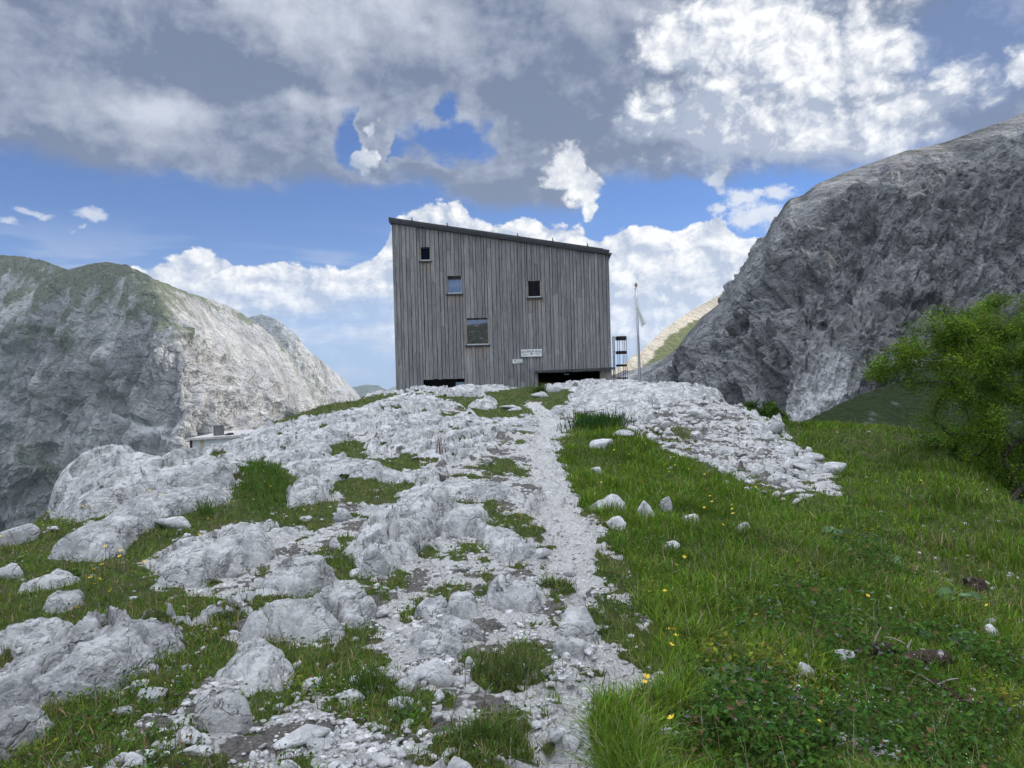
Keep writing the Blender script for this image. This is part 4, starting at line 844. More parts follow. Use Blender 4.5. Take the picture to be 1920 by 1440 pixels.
edges = sorted({x0, x1} | {h[0] for h in holes} | {h[1] for h in holes}); cuts = [x0]
for e in edges[1:]:
    L = e - cuts[-1]; n_ = max(1, round(L / 0.155)); ww = rng.uniform(.6, 1.4, n_); ww = np.cumsum(ww) / ww.sum() * L; cuts += list(cuts[-1] + ww[:-1]) + [e]
for i in range(len(cuts) - 1):
    xa, xb = cuts[i], cuts[i + 1]
    if xb - xa < 0.012: continue
    pr = rng.choice([0.0, 0.0, 0.016, 0.034]) + rng.uniform(0, .004); pid = rng.random()
    for za, zb in spans(xa, xb, ZB, 99, holes):
        js = [za]; zt = min(zb, ztop(xa)); z = za + rng.uniform(.5, 3.2)
        while z < zt - 0.5: js.append(z); z += rng.uniform(1.6, 3.6)
        js.append(zb)
        for k in range(len(js) - 1):
            a_, b_ = js[k], js[k + 1]; tA = b_ if b_ < 90 else ztop(xa) - .005; tB = b_ if b_ < 90 else ztop(xb) - .005
            jag = rng.uniform(0, .018) if b_ < 90 else 0; a2 = a_ + (0.004 if k else 0) - (rng.uniform(0, 0.03) if k == 0 and a_ > ZB + .1 else 0)
            fresh = 0.0
            for h in WIN + [PORCH]:
                if abs(b_ - h[2]) < 1e-3 and h is not PORCH: fresh = 1.0
            nseg = 6; zz = [a2 + (t_ / nseg) * 1.0 for t_ in range(nseg + 1)]
            tone = rng.uniform(0, 1) ** 1.2; g = rng.uniform(.004, .014)
            yf = YF - 0.024 - pr + rng.uniform(-.002, .002)
            v = []
            for xx, tt in ((xa + g, tA), (xb - g, tB)):
                for yy in (yf, YF + 0.02): v += [(xx, yy, a2), (xx, yy, tt)]
            col = np.array([[tone, pid, 0.0]] * 8)
            if fresh: col[[1, 3, 5, 7], 2] = 0.85; col[[0, 2, 4, 6], 2] = 0.85 - (b_ - a2) / 0.75
            wall.hexa(v, col)
ce = sorted({x0 + .01, x1 - .01} | {h[0] for h in holes} | {h[1] for h in holes})
for xa, xb in zip(ce[:-1], ce[1:]):
    for za, zb in spans(xa, xb, ZB, 99, holes):
        tA = zb if zb < 90 else ztop(xa) - .03; tB = zb if zb < 90 else ztop(xb) - .03
        core.hexa([(xx, yy, zz) for xx, t_ in ((xa, tA), (xb, tB)) for yy in (YF + .022, YF + .16) for zz in (za, t_)])
for xs, sg in ((x0, -1), (x1, 1)):                                 # side walls
    y = YF + 0.02
    while y < YB - .01:
        w_ = min(rng.uniform(.1, .21), YB - y); t_ = ztop(xs) - .01; p_ = rng.uniform(0, .02); xa, xb = sorted((xs - sg * .05, xs + sg * (0.004 + p_)))
        wall.hexa([(xx, yy, zz) for xx in (xa, xb) for yy in (y + .003, y + w_ - .003) for zz in (ZB, t_)], [rng.random(), rng.random(), 0]); y += w_
    xa, xb = sorted((xs - sg * .06, xs - sg * .2)); core.box(xa, xb, YF + .17, YB - .05, ZB, ztop(xs) - .05)
wall.hexa([(xx, yy, zz) for xx in (x0 + .004, x1 - .004) for yy in (YB - .04, YB) for zz in (ZB, ztop(xx) - .02)], [.5, .5, 0])
core.box(x0 + .21, x1 - .21, YF + 3.2, YF + 3.3, ZB, zr - .2)
core.box(x0 + .21, x1 - .21, YF + .17, YF + 3.1, PORCH[3] + .02, PORCH[3] + .1)
core.box(OPEN_L[1] + .02, OPEN_L[1] + .1, YF + .17, YF + 3.1, ZB, PORCH[3]); core.box(PORCH[0] - .12, PORCH[0] - .02, YF + .17, YF + 3.1, ZB, PORCH[3])
ho = lambda o: at_hut(o)
w_o = ho(wall.build('wall', board_mat, hut, False, 'tone'))
ho(core.build('inner_wall', inner_mat, hut))
for i, (xa, xb, za, zb) in enumerate(WIN):
    f = MB(); d0, d1 = YF + .0, YF + .15; tk = .028
    f.box(xa + .001, xa + tk, d0, d1, za + .001, zb - .001); f.box(xb - tk, xb - .001, d0, d1, za + .001, zb - .001)
    f.box(xa + tk + .001, xb - tk - .001, d0 + .05, d1, za + .002, za + .05)
    fo = ho(f.build('window', tan_mat, hut))
    fo['label'] = ('small dark window under the high eave', 'small window reflecting pale sky', 'largest window, mirroring a mountain and sky', 'small dark window in the right half')[i]
    t_ = MB(); t_.box(xa + tk + .002, xb - tk - .002, d0 + .06, d1 - .002, zb - .05 - (.10 if i == 1 else 0.02), zb - .003)
    if i in (1, 2):
        for q in np.linspace(xa + .12, xb - .12, 3 if i == 1 else 3): t_.box(q - .015, q + .015, d0 + .058, d0 + .07, zb - .19 if i == 1 else zb - .10, zb - .06)
    hd = t_.build('blind_box', black_mat, fo)
    p = MB(); p.box(xa + tk + .003, xb - tk - .003, YF + .108, YF + .12, za + .052, zb - .055); p.build('pane', glass_coated if i in (1, 2) else glass_dark, fo)
    s = MB(); s.box(xa + tk + .004, xb - tk + .03, d0 - .03, d0 + .045, za + .004, za + .055); s.build('bottom_rail', strip_mat, fo)
    s = MB(); s.box(xa - .05, xb + .06, YF - .085, YF + .02, za - .052, za); s.box(xa - .05, xb + .06, YF - .09, YF - .085, za - .075, za - .002); s.build('sill', black_mat, fo)
# basement opening on the left
s = MB(); a = OPEN_L; s.box(a[0] - .02, a[1] + .02, YF + .45, YF + .5, ZB, a[3]); s.box(a[0] + .002, a[1] - .002, YF + .17, YF + .449, a[3] - .04, a[3] - .002); fo = ho(s.build('window', inner_mat, hut)); fo['label'] = 'wide low dark basement opening behind the rocks'
xa, zt = fx(854, 716.5); xb, _ = fx(871.5, 716); s = MB(); s.box(xa, xb, YF + .10, YF + .12, ZB, zt); s.build('pane', glass_teal, fo)
# porch
xa, za = fx(1003, 698); xb, zb = fx(1152, 691); po = MB(); po.hexa([(xx, yy, zz) for xx, z_ in ((xa, za), (xb, zb)) for yy in (YF - .28, YF + .02) for zz in (z_ - .035, z_ + .06)]); ho(po.build('canopy', roof_mat, hut))
pm = MB(); xs_ = np.linspace(POSTR[0], POSTR[1], 6)
for k in range(5): pm.box(xs_[k] + .003, xs_[k + 1] - .003, YF - .02 - .012 * (k % 2), YF + .02, ZB, POSTR[3] - .06, [rng.random(), rng.random(), 0.5])
pm.box(POSTR[0] - .02, POSTR[0], YF - .03, YF + .16, ZB, POSTR[3] - .06, [.6, .3, .9]); ho(pm.build('porch_post', post_mat, hut, False, 'tone'))
rl = MB(); xa, za = fx(1014, 720); xb, zb = fx(1082, 718); rl.box(xa, xb, YF + .05, YF + .12, za - .22, za + .05); ho(rl.build('porch_rail', flat('red_brown_timber', (0.10, 0.05, 0.032), 0.7, 0, .2, .3, 6), hut))
lm = MB(); xa, za = fx(1057, 699.5); xb, _ = fx(1066, 699.5); lm.box(xa, xb, YF - .2, YF - .1, za - .07, za - .035); ho(lm.build('porch_lamp', flat('green_grey_lamp', (0.10, 0.14, 0.14), 0.4), hut))
ps = MB(); ps.box(PORCH[0] + .001, PORCH[0] + .04, YF + .0, YF + .16, ZB, PORCH[3] - .04, [.8, .2, .6]); ho(ps.build('door_jamb', post_mat, hut, False, 'tone'))
# roof
rf = MB(); oh = 0.11; sl_ = (zr - zl) / (x1 - x0)
def rz(x): return zl + sl_ * (x - x0)
rf.hexa([(xx, yy, rz(xx) + dz) for xx in (x0 - oh, x1 + .02) for yy in (YF - .16, YB + .15) for dz in (0, .13)])
ro = ho(rf.build('roof', black_mat, hut))
r2 = MB(); r2.hexa([(xx, yy, rz(xx) + dz) for xx in (x0 - oh - .02, x1 + .03) for yy in (YF - .12, YB + .18) for dz in (.133, .205)]); r2.hexa([(xx, yy, rz(xx) + dz) for xx in (x0 - oh - .02, x1 - .22) for yy in (YF - .10, YB + .18) for dz in (.2055, .235)]); r2.build('roof_sheet', roof_mat, ro)
for px_, py_ in ((772.5, 411), (838.5, 420), (970, 438.5), (1036, 449.5), (1101, 458)):
    gx, gz = fx(px_, py_); g = MB(); gz = rz(gx) + .23; g.box(gx - .02, gx + .02, YF - .09, YF - .04, gz - .01, gz + .13); g.box(gx - .006, gx + .05, YF - .085, YF - .045, gz - .005, gz + .03); g.build('snow_guard', steel_mat if False else roof_mat, ro)
gu = MB(); xe = x1 + .031; gu.add([(xe, YF - .12, rz(xe) + .07), (xe + .125, YF - .12, rz(xe) + .07), (xe - .03, YF - .12, rz(xe) - .23), (xe, YB, rz(xe) + .07), (xe + .125, YB, rz(xe) + .07), (xe - .03, YB, rz(xe) - .23)], [(0, 3, 4, 1), (1, 4, 5, 2), (0, 2, 5, 3)], [(0, 1, 2), (3, 5, 4)]); gu.build('gutter', roof_mat, ro)

# ------------------------------------------------------------------ signs
def text_mesh(name, txt, size, loc, mat, parent, sx=1.0, ex=0.002, rot=0.0):
    cu = bpy.data.curves.new('t', 'FONT'); cu.body = txt; cu.size = size; cu.align_x = 'CENTER'; cu.extrude = ex; cu.offset = size * 0.012
    t = bpy.data.objects.new('t', cu); LINK.link(t); bpy.context.view_layer.update()
    me = bpy.data.meshes.new_from_object(t.evaluated_get(bpy.context.evaluated_depsgraph_get())); bpy.data.objects.remove(t)
    me.transform(Matrix.Diagonal((sx, 1, 1, 1))); me.transform(Matrix.Rotation(rot, 4, 'Z')); me.transform(Matrix.Rotation(math.pi / 2, 4, 'X'))
    o = bpy.data.objects.new(name, me); LINK.link(o); me.materials.clear(); me.materials.append(mat); o.parent = parent; o.location = loc; return o
ink = flat('dark_print', (0.03, 0.05, 0.055), 0.6); teal_ink = flat('teal_print', (0.02, 0.16, 0.15), 0.6); red_ink = flat('red_print', (0.30, 0.08, 0.06), 0.6)
xa, zt = fx(977, 655.5); xb, zb = fx(1016, 668); yS = YF - .075
sg = empty('hut_sign', ((xa + xb) / 2, yS, (zt + zb) / 2)); tag(sg, 'white sign board lettered VOISTHALER HÜTTE with a green star, on the hut wall', 'sign')
hw, hh = (xb - xa) / 2, (zt - zb) / 2
b_ = MB(); b_.box(-hw, hw, -.008, .03, -hh, hh); b_.build('board', white_mat, sg)
b_ = MB(); e_ = .012
for q in ((-hw - e_, hw + e_, hh, hh + e_), (-hw - e_, hw + e_, -hh - e_, -hh), (-hw - e_, -hw, -hh, hh), (hw, hw + e_, -hh, hh)): b_.box(q[0], q[1], -.012, .03, q[2], q[3])
b_.build('frame', flat('sign_rim', (0.30, 0.31, 0.32), .5), sg)
tx = 'VOISTHALER HÜTTE'
for i, ch in enumerate(tx):
    if ch == ' ': continue
    u_ = (i - 7.5) / 8.0; text_mesh('lettering', ch, 0.125, (u_ * hw * 0.97, -.0095, hh - .135 - .035 * u_ * u_), red_ink if ch == 'Ü' else ink, sg, 0.74, .001, -.06 * u_)
st_ = []; 
for k in range(10):
    rr__ = .075 if k % 2 == 0 else .026; th_ = math.pi / 2 + k * math.pi / 5; st_.append((.0 + rr__ * math.cos(th_), -.011, -.045 + rr__ * math.sin(th_)))
b_ = MB(); b_.add(st_ + [(0, -.014, -.045)], t=[(10, (k + 1) % 10, k) for k in range(10)]); b_.build('star_emblem', teal_ink, sg)
b_ = MB(); r_ = np.random.default_rng(11)
for xs, xe_, z_ in ((-hw * .93, -.13, -.048), (.13, hw * .93, -.032), (-hw * .80, -.20, -.105), (.22, hw * .80, -.095)):
    q = xs
    while q < xe_ - .02: w_ = r_.uniform(.012, .05); b_.box(q, min(q + w_, xe_), -.0105, -.0085, z_ - .011, z_ + .011); q += w_ + r_.uniform(.006, .016)
b_.build('small_print', flat('small_print', (0.16, 0.18, 0.19), .6), sg)
xa, zt = fx(961, 674); xb, zb = fx(980, 681)
ns = empty('house_number_sign', ((xa + xb) / 2, yS, (zt + zb) / 2)); tag(ns, 'small white plate with the number 78 below and left of the big hut sign', 'sign')
hw, hh = (xb - xa) / 2, (zt - zb) / 2
b_ = MB(); b_.box(-hw, -.008, -.008, .03, -hh, hh); b_.build('number_plate', white_mat, ns)
b_ = MB(); b_.box(.004, hw, -.006, .03, -hh + .004, hh + .008); b_.build('info_plate', flat('cream_plate', (0.60, 0.60, 0.53), .5, 0, .3, .08, 30), ns)
text_mesh('lettering', '78', 0.105, (-hw / 2, -.0095, -.030), ink, ns, 1.0, .001)
b_ = MB(); b_.box(.03, hw - .02, -.0085, -.0065, -.026, -.014); b_.box(.03, hw - .04, -.0085, -.0065, -.052, -.044); b_.build('small_print', flat('grey_print', (0.22, 0.23, 0.24), .6), ns)

# ------------------------------------------------------------------ escape ladder with safety cage, on the right side of the hut
yl = YF + 1.2
xa, zt = fx(1148, 631, yl); xb, zb = fx(1160, 706, yl)
ld = empty('cage_ladder', (xa, yl, 0.8)); tag(ld, 'dark steel escape ladder with hoop cage on the right flank of the hut', 'ladder')
rust = flat('dark_steel', (0.055, 0.045, 0.042), 0.6, 0.5, 0.3, 0.3, 10)
cxl, rad = .36, .29
for py_ in (631.5, 659, 684, 708.5):
    z_ = fx(1154, py_, yl)[1] - .8; th = np.linspace(-2.4, 2.4, 17); b_ = MB()
    pts = np.stack([cxl + rad * np.cos(th) * .95, rad * np.sin(th) * 1.1, 0 * th + z_], 1); o_ = np.array([0, 0, .010])
    n_ = len(pts); b_.add(np.concatenate([pts - o_, pts + o_, (pts - [cxl, 0, 0]) * .94 + [cxl, 0, 0] + o_, (pts - [cxl, 0, 0]) * .94 + [cxl, 0, 0] - o_]), [(a_ * n_ + k, a_ * n_ + k + 1, ((a_ + 1) % 4) * n_ + k + 1, ((a_ + 1) % 4) * n_ + k) for a_ in range(4) for k in range(n_ - 1)])
    b_.build('hoop', rust, ld)
zt_ = fx(1154, 631, yl)[1] - .8
for a_ in (-1.9, -1.0, 0.0, 1.0, 1.9):
    b_ = MB(); b_.tube([(cxl + rad * .95 * math.cos(a_), rad * 1.1 * math.sin(a_), -.4), (cxl + rad * .95 * math.cos(a_), rad * 1.1 * math.sin(a_), zt_)], .012, 6); b_.build('cage_bar', rust, ld)
for q in (-.22, .22):
    b_ = MB(); b_.tube([(.05, q, -.6), (.05, q, zt_ + .02)], .02, 6); b_.build('rail', rust, ld)
for k in range(9):
    b_ = MB(); z_ = -.4 + k * .28
    if z_ < zt_: b_.tube([(.05, -.22, z_), (.05, .22, z_)], .012, 6); b_.build('rung', rust, ld)

# ------------------------------------------------------------------ flagpole and flag
yp = 30.0; pb, pt = W(1200.5, 728, yp), W(1192.5, 537, yp)
fp = empty('flagpole', pb); tag(fp, 'leaning galvanised flagpole with a gilded ball, right of the hut', 'flagpole'); D_ = pt - pb
b_ = MB(); b_.tube([(0, 0, -.5), (0, 0, 0), D_ * .5, D_], [.052, .052, .044, .036], 14); b_.build('pole', steel_mat, fp, True)
bm = bmesh.new(); bmesh.ops.create_uvsphere(bm, u_segments=14, v_segments=10, radius=.062); me = bpy.data.meshes.new('finial'); 
for v in bm.verts:
    if v.co.z > .05: v.co.z += .035
bm.to_mesh(me); bm.free(); fi = bpy.data.objects.new('finial', me); LINK.link(fi); fi.parent = fp; fi.location = D_ + np.array([0, 0, .05]); me.materials.append(flat('aged_brass', (0.30, 0.22, 0.13), .4, .7, .5, .2, 30))
b_ = MB(); a1 = W(1191, 541, yp) - pb; b_.tube([a1 + [0.06, 0, 0], a1 + [-.015, 0, 0]], .018, 6); b_.build('pulley_arm', rust, fp)
b_ = MB(); b2_ = W(1196.5, 690, yp) - pb; tt = np.linspace(0, 1, 12)[:, None]; b_.tube(a1 + [-.01, 0, -.01] + (b2_ - a1) * tt + np.array([-.05, 0, 0]) * np.sin(tt * math.pi), .007, 5); b_.build('rope', flat('rope', (0.5, 0.48, 0.45), .9), fp)
def flag():
    top = W(1191, 552, yp - .05); V = []; nu, nv = 26, 9
    L0, L1 = W(1191, 552, yp - .06), W(1193, 567, yp - .06)
    for i in range(nu):
        s = i / (nu - 1); A = W(*(np.array([1191.2, 550]) * (1 - s) + np.array([1211.5, 606]) * s), yp - .06); B = W(*(np.array([1191.2, 570]) * (1 - s) + np.array([1202.0, 613]) * s), yp - .06)
        A = A + np.array([0, 0, -.10 * math.sin(s * math.pi)])
        for j in range(nv):
            t = j / (nv - 1); V.append(A * (1 - t) + B * t + np.array([.006, .07 * math.sin(t * 9 + s * 3) * (0.3 + .7 * s), 0]))
    m, nt, b = material('flag_cloth'); put(b, 'Base Color', mix(noise(pos(), 2.2, 3).ss(.42, .6), (0.76, 0.77, 0.74), (0.66, 0.70, 0.66))); put(b, 'Roughness', .9)
    o = mesh_np('flag', np.array(V) - pb, [gridq(nu, nv)], m, None, True); o.location = pb; sm = o.modifiers.new('s', 'SOLIDIFY'); sm.thickness = .004
    tag(o, 'limp narrow white and pale green flag drooping from the pole', 'flag')
flag()

# ------------------------------------------------------------------ the white store behind the left shoulder of the hill
ys = 22.5; sp_ = W(357, 846, ys); sh = empty('white_shed', (sp_[0], ys, sp_[2])); tag(sh, 'low white flat roofed shed half hidden behind the rocky left shoulder', 'shed')
q = lambda px_, py_: W(px_, py_, ys) - np.array([sp_[0], ys, sp_[2]])
xa, za = q(361, 850)[0], q(361, 850)[2]; xb = q(470, 820)[0]; zt = q(360, 825)[2]; rs = (q(440, 816)[2] - q(356, 823)[2]) / (q(440, 816)[0] - q(356, 823)[0]) * .6
m_sh, nt, b = material('white_plaster'); P = pos(); X_, Y_, Z_ = axes(P); stx = float(W(379, 835, ys)[0]); rstn = ((X_ - stx).abs() + (noise(P, 6.0, 4) - .5) * .10).ss(.085, .02)
put(b, 'Base Color', mix(rstn * .75, mix(noise(P, 3.0, 5, .6).ss(.4, .7), (0.66, 0.70, 0.70), (0.55, 0.59, 0.60)), (0.42, 0.34, 0.16))); 
b_ = MB(); b_.hexa([(xx, yy, zz) for xx in (xa, xb) for yy in (.0, 2.6) for zz in (za - 1.2, zt + rs * (xx - xa) - .01)]); b_.build('wall', m_sh, sh)
b_ = MB(); b_.hexa([(xx, yy, zt + rs * (xx - xa) + dz) for xx in (xa - .10, xb + .05) for yy in (-.14, 2.75) for dz in (0, .065)]); b_.build('roof', flat('pale_roof_edge', (0.50, 0.47, 0.44), .7, 0, .2, .25, 8), sh)
b_ = MB(); b_.box(xa - .06, xa - .003, -.03, .06, za - 1.2, zt - .012); b_.build('corner_post', flat('dark_corner', (0.06, 0.045, 0.04), .7), sh)
dc = W(410.5, 818.5, ys + .5); dm = empty('metal_drum', (dc[0], ys + .5, float(sp_[2] + zt + rs * (dc[0] - sp_[0] - xa) + .066))); tag(dm, 'grey metal drum standing on the roof of the white shed', 'drum')
b_ = MB(); rr2 = 9.6 / FPX * ys; hz_ = 20.0 / FPX * ys; zz = [0, .01, .012, .03, hz_ * .5 - .01, hz_ * .5, hz_ * .5 + .01, hz_ - .03, hz_ - .012, hz_ - .01, hz_]; rd = [.98, 1.03, 1.03, 1, 1, 1.02, 1, 1, 1.03, 1.03, .98]
b_.tube([(0, 0, z_) for z_ in zz], np.array(rd) * rr2, 28); b_.build('drum_body', flat('drum_grey', (0.17, 0.18, 0.18), .5, .5, .4, .2, 6), dm, True)
pc = W(430, 816, ys + .3); b_ = MB(); b_.box(-.10, .10, -.12, .12, 0, .035); b_.box(-.03, .08, -.10, .10, .036, .06); pk = b_.build('timber_offcut', flat('dark_offcut', (0.06, 0.04, 0.04), .8, 0, .2, .3, 20)); pk.location = (pc[0], ys + .3, float(sp_[2] + zt + rs * (pc[0] - sp_[0] - xa) + .066)); tag(pk, 'dark timber offcuts lying on the shed roof right of the drum', 'timber')

# ------------------------------------------------------------------ plants
def leaf_mat(name, trans=0.35, rough=0.6):
    m, nt, b = material(name); c = attr('tone'); put(b, 'Base Color', c); put(b, 'Roughness', rough); put(b, 'Specular IOR Level', 0.05)
    t = nt.nodes.new('ShaderNodeBsdfTranslucent'); nt.links.new(c.k, t.inputs[0]); mx = nt.nodes.new('ShaderNodeMixShader'); mx.inputs[0].default_value = trans
    nt.links.new(b.outputs[0], mx.inputs[1]); nt.links.new(t.outputs[0], mx.inputs[2]); nt.links.new(mx.outputs[0], nt.nodes['Material Output'].inputs[0]); return m
grass_mat = leaf_mat('grass_blade', 0.3); leafm = leaf_mat('broad_leaf', 0.3, 0.5); crown_mat = leaf_mat('tree_leaf', 0.4, 0.5)
def jit(col, n, s=0.25, hue=0.15):
    k = np.exp(rng.normal(0, s, (n, 1))); h = rng.normal(0, hue, n); c = np.tile(np.asarray(col, float), (n, 1)) * k
    c[:, 0] *= np.exp(h); c[:, 2] *= np.exp(-h * .5); return np.clip(c, .004, .7)
def blades(x, y, z, h, w, col, bend=0.5):
    """curved tapering blades: 7 vertices, two quads and a tip"""
    n = len(x); a = rng.uniform(0, 6.283, n); b_ = a + rng.normal(0, .5, n) + math.pi / 2
    lean = np.abs(rng.normal(0, bend, n)) + .12; dx, dy = np.cos(b_), np.sin(b_); wx, wy = np.cos(a) * w / 2, np.sin(a) * w / 2
    V = np.empty((n, 7, 3)); B = np.stack([x, y, z - .01], 1); Wv = np.stack([wx, wy, 0 * wx], 1)
    def at(t): r = lean * t * t * h; return B + np.stack([dx * r, dy * r, h * (t - .28 * np.minimum(lean, 1.6) * t * t)], 1)
    V[:, 0], V[:, 1] = B - Wv, B + Wv; p = at(.45); V[:, 2], V[:, 3] = p - Wv * .85, p + Wv * .85; p = at(.8); V[:, 4], V[:, 5] = p - Wv * .5, p + Wv * .5; V[:, 6] = at(1.0)
    o = np.arange(n)[:, None] * 7; q = np.concatenate([o + [0, 1, 3, 2], o + [2, 3, 5, 4]]); t = o + [4, 5, 6]
    return V.reshape(-1, 3), q, t, np.repeat(col, 7, 0)
def cloud(n, rmin, rmax, pw=1.0, az=39):
    r = rmin * (rmax / rmin) ** (rng.random(n) ** pw); a = R(1) * rng.uniform(-az, az, n); return np.sin(a) * r, np.cos(a) * r, r
def in_slab(x, y):
    m = np.zeros(len(x), bool)
    for G in SLABS:
        lo, hi = G.min(0), G.max(0); k = (x > lo[0]) & (x < hi[0]) & (y > lo[1]) & (y < hi[1])
        if k.any(): i = np.where(k)[0]; m[i] |= poly_sd(x[i], y[i], G) > 0.03
    return m
def grow_grass():
    x, y, r = cloud(1500000, 2.3, 30, 0.92)
    zb = base_z(x, y); c = cover(x, y, zb); g, grav, md, path = c[2], c[3], c[4], c[5]
    n1 = fb2(x, y, 1.1, 3, z=81.)
    dens = g * (0.45 + 0.55 * md) * (0.75 + 1.1 * n1).clip(.2, 1)
    rock = 1 - np.maximum(g, grav); dens = np.maximum(dens, 0.03 * (rock > .3) * (fb2(x, y, 3.0, 3, z=85.) > .28)); dens = np.maximum(dens, .02 * c[6])
    k = (rng.random(len(x)) < dens * .52) & (g + .2 > rng.random(len(x)) * .6); x, y, r, g, md, n1 = (q[k] for q in (x, y, r, g, md, n1))
    k = ~in_slab(x, y); x, y, r, g, md, n1 = (q[k] for q in (x, y, r, g, md, n1))
    z, c, rock = ground(x, y); px, py = c[0], c[1]; n = len(x)
    lush = np.zeros(n); straw = np.zeros(n); herb = np.zeros(n)
    for q in LUSH: lush = np.maximum(lush, sstep(-8, 8, poly_sd(px, py, q)))
    for q in STRAW: straw = np.maximum(straw, sstep(-40, 40, poly_sd(px, py, q)))
    for q in HERB: herb = np.maximum(herb, sstep(-30, 30, poly_sd(px, py, q)))
    tall = 0.30 + 0.75 * sstep(-.1, .35, n1)
    h = (0.035 + 0.06 * rng.random(n)) * (1 - md) + md * (0.05 + .17 * rng.random(n) ** 1.3) * (0.40 + .75 * tall) + lush * (.04 + .07 * rng.random(n)); h *= (1 - .35 * herb) * (.7 + .3 * np.clip(g, 0, 1))
    w = (0.0028 + .0022 * rng.random(n)) * (0.8 + r * 0.13) * (1 + .4 * md)
    n2 = fb2(x, y, 2.6, 4, .6, z=91.); n3 = fb2(x, y, .45, 3, z=95.)
    col = jit((0.122, 0.212, 0.021), n, .32, .2); s_ = sstep(-.15, .3, n2)[:, None]
    col = col * (1 - .35 * s_) + s_ * .35 * jit((0.165, 0.22, 0.034), n, .25)
    d_ = sstep(.02, .35, n3 + .3 * n2)[:, None] * .6; col = col * (1 - d_) + d_ * jit((0.050, 0.098, 0.014), n, .25)
    lf = (1 - md)[:, None] * .35; col = col * (1 - lf) + lf * jit((0.115, 0.125, 0.034), n, .3)
    dry = rng.random(n) < (.045 + .17 * (1 - md) + .42 * straw * sstep(-.1, .25, n2) + .45 * c[6]); col[dry] = jit((0.26, 0.21, 0.12), int(dry.sum()), .3, .08)
    col[lush > .5] = jit((0.07, 0.135, 0.02), int((lush > .5).sum()), .25)
    V, q, t, cc = blades(x, y, z, h, w, col, .6)
    # tall dry stalks and seed heads
    k = rng.choice(n, min(n, 2600), False); k = k[(md[k] > .4) | (rng.random(len(k)) < .3)]; m = len(k)
    V2, q2, t2, c2 = blades(x[k], y[k], z[k], .16 + .20 * rng.random(m) * (.4 + .6 * md[k]), .0022 * (0.8 + r[k] * .12), jit((0.30, 0.26, 0.15), m, .25, .08), .5)
    o = mesh_np('grass', np.concatenate([V, V2]), [np.concatenate([q, q2 + len(V)]), np.concatenate([t, t2 + len(V)])], grass_mat, None, True, {'tone': np.concatenate([cc, c2])})
    tag(o, 'green alpine grass with dry stalks on the meadow and between the rocks', kind='stuff'); return n
print('grass', grow_grass())
def leaves(P, N, size, col, asp=0.55, fold=0.25):
    """small pointed leaves, folded along the rib"""
    n = len(P); N = N / (np.linalg.norm(N, axis=1, keepdims=True) + 1e-9); t = rng.normal(size=(n, 3)); A = np.cross(N, t); A /= np.linalg.norm(A, axis=1, keepdims=True) + 1e-9; B = np.cross(N, A); s = np.asarray(size)[:, None]
    V = np.empty((n, 6, 3)); V[:, 0] = P; V[:, 1] = P + A * s * .5 + B * s * asp * .5 + N * s * fold * .5; V[:, 2] = P + A * s * .55; V[:, 3] = P + A * s * .5 - B * s * asp * .5 + N * s * fold * .5; V[:, 4] = P + A * s - N * s * .12; V[:, 5] = P + A * s * .55
    o = np.arange(n)[:, None] * 6; q = np.concatenate([o + [0, 2, 4, 1], o + [0, 3, 4, 2]])
    return V.reshape(-1, 3), q, np.repeat(col, 6, 0)
def grow_herbs():
    x, y, r = cloud(420000, 2.4, 22, .9); c = cover(x, y); px, py, g, md = c[0], c[1], c[2], c[4]
    herb = np.zeros(len(x))
    for q in HERB: herb = np.maximum(herb, sstep(-40, 40, poly_sd(px, py, q)))
    n1 = fb2(x, y, 1.6, 4, .6, z=101.); dens = g * (.10 + .75 * herb * sstep(-.25, .2, n1) + .35 * sstep(.12, .3, n1))
    k = (rng.random(len(x)) < dens * .6); x, y, r, md, herb, n1, g = (q[k] for q in (x, y, r, md, herb, n1, g)); k = ~in_slab(x, y); x, y, r, md, herb, n1, g = (q[k] for q in (x, y, r, md, herb, n1, g))
    z = ground(x, y)[0]; n = len(x); hh = (0.015 + .05 * rng.random(n)) * (1 + 2.2 * herb * sstep(-.1, .3, n1)) + .03 * md * rng.random(n)
    N = np.stack([rng.normal(0, .45, n), rng.normal(0, .45, n) - .25, np.ones(n)], 1)
    col = jit((0.050, 0.105, 0.016), n, .3, .15); yl = fb2(x, y, 1.2, 3, z=111.) > .18; col[yl] = jit((0.13, 0.165, 0.022), int(yl.sum()), .3)
    gr = rng.random(n) < .03; col[gr] = jit((0.16, 0.19, 0.15), int(gr.sum()), .15, .03); br = rng.random(n) < .05; col[br] = jit((0.15, 0.10, 0.05), int(br.sum()), .3)
    V, q, cc = leaves(np.stack([x, y, z + hh], 1), N, (.016 + .024 * rng.random(n) * (.6 + herb)) * (.75 + .06 * r), col)
    # tiny white, pale yellow and blue blossoms
    k = rng.choice(np.where(fb2(x, y, 1.9, 3, z=121.) > .16)[0], 800, False); m = len(k); kind = rng.random(m); pc = np.where(kind[:, None] < .55, [[.62, .63, .58]], np.where(kind[:, None] < .75, [[.58, .56, .28]], [[.22, .30, .60]]))
    P2 = np.stack([x[k], y[k], z[k] + hh[k] + .03], 1); V2, q2, c2 = leaves(P2, np.stack([rng.normal(0, .3, m), rng.normal(0, .3, m) - .4, np.ones(m)], 1), .009 * (.7 + .05 * r[k]), pc, .9, .05)
    o = mesh_np('ground_cover', np.concatenate([V, V2]), [np.concatenate([q, q2 + len(V)])], leafm, None, False, {'tone': np.concatenate([cc, c2])})
    tag(o, 'low leafy herbs and tiny blossoms covering the slope', kind='stuff'); return n
print('herbs', grow_herbs())

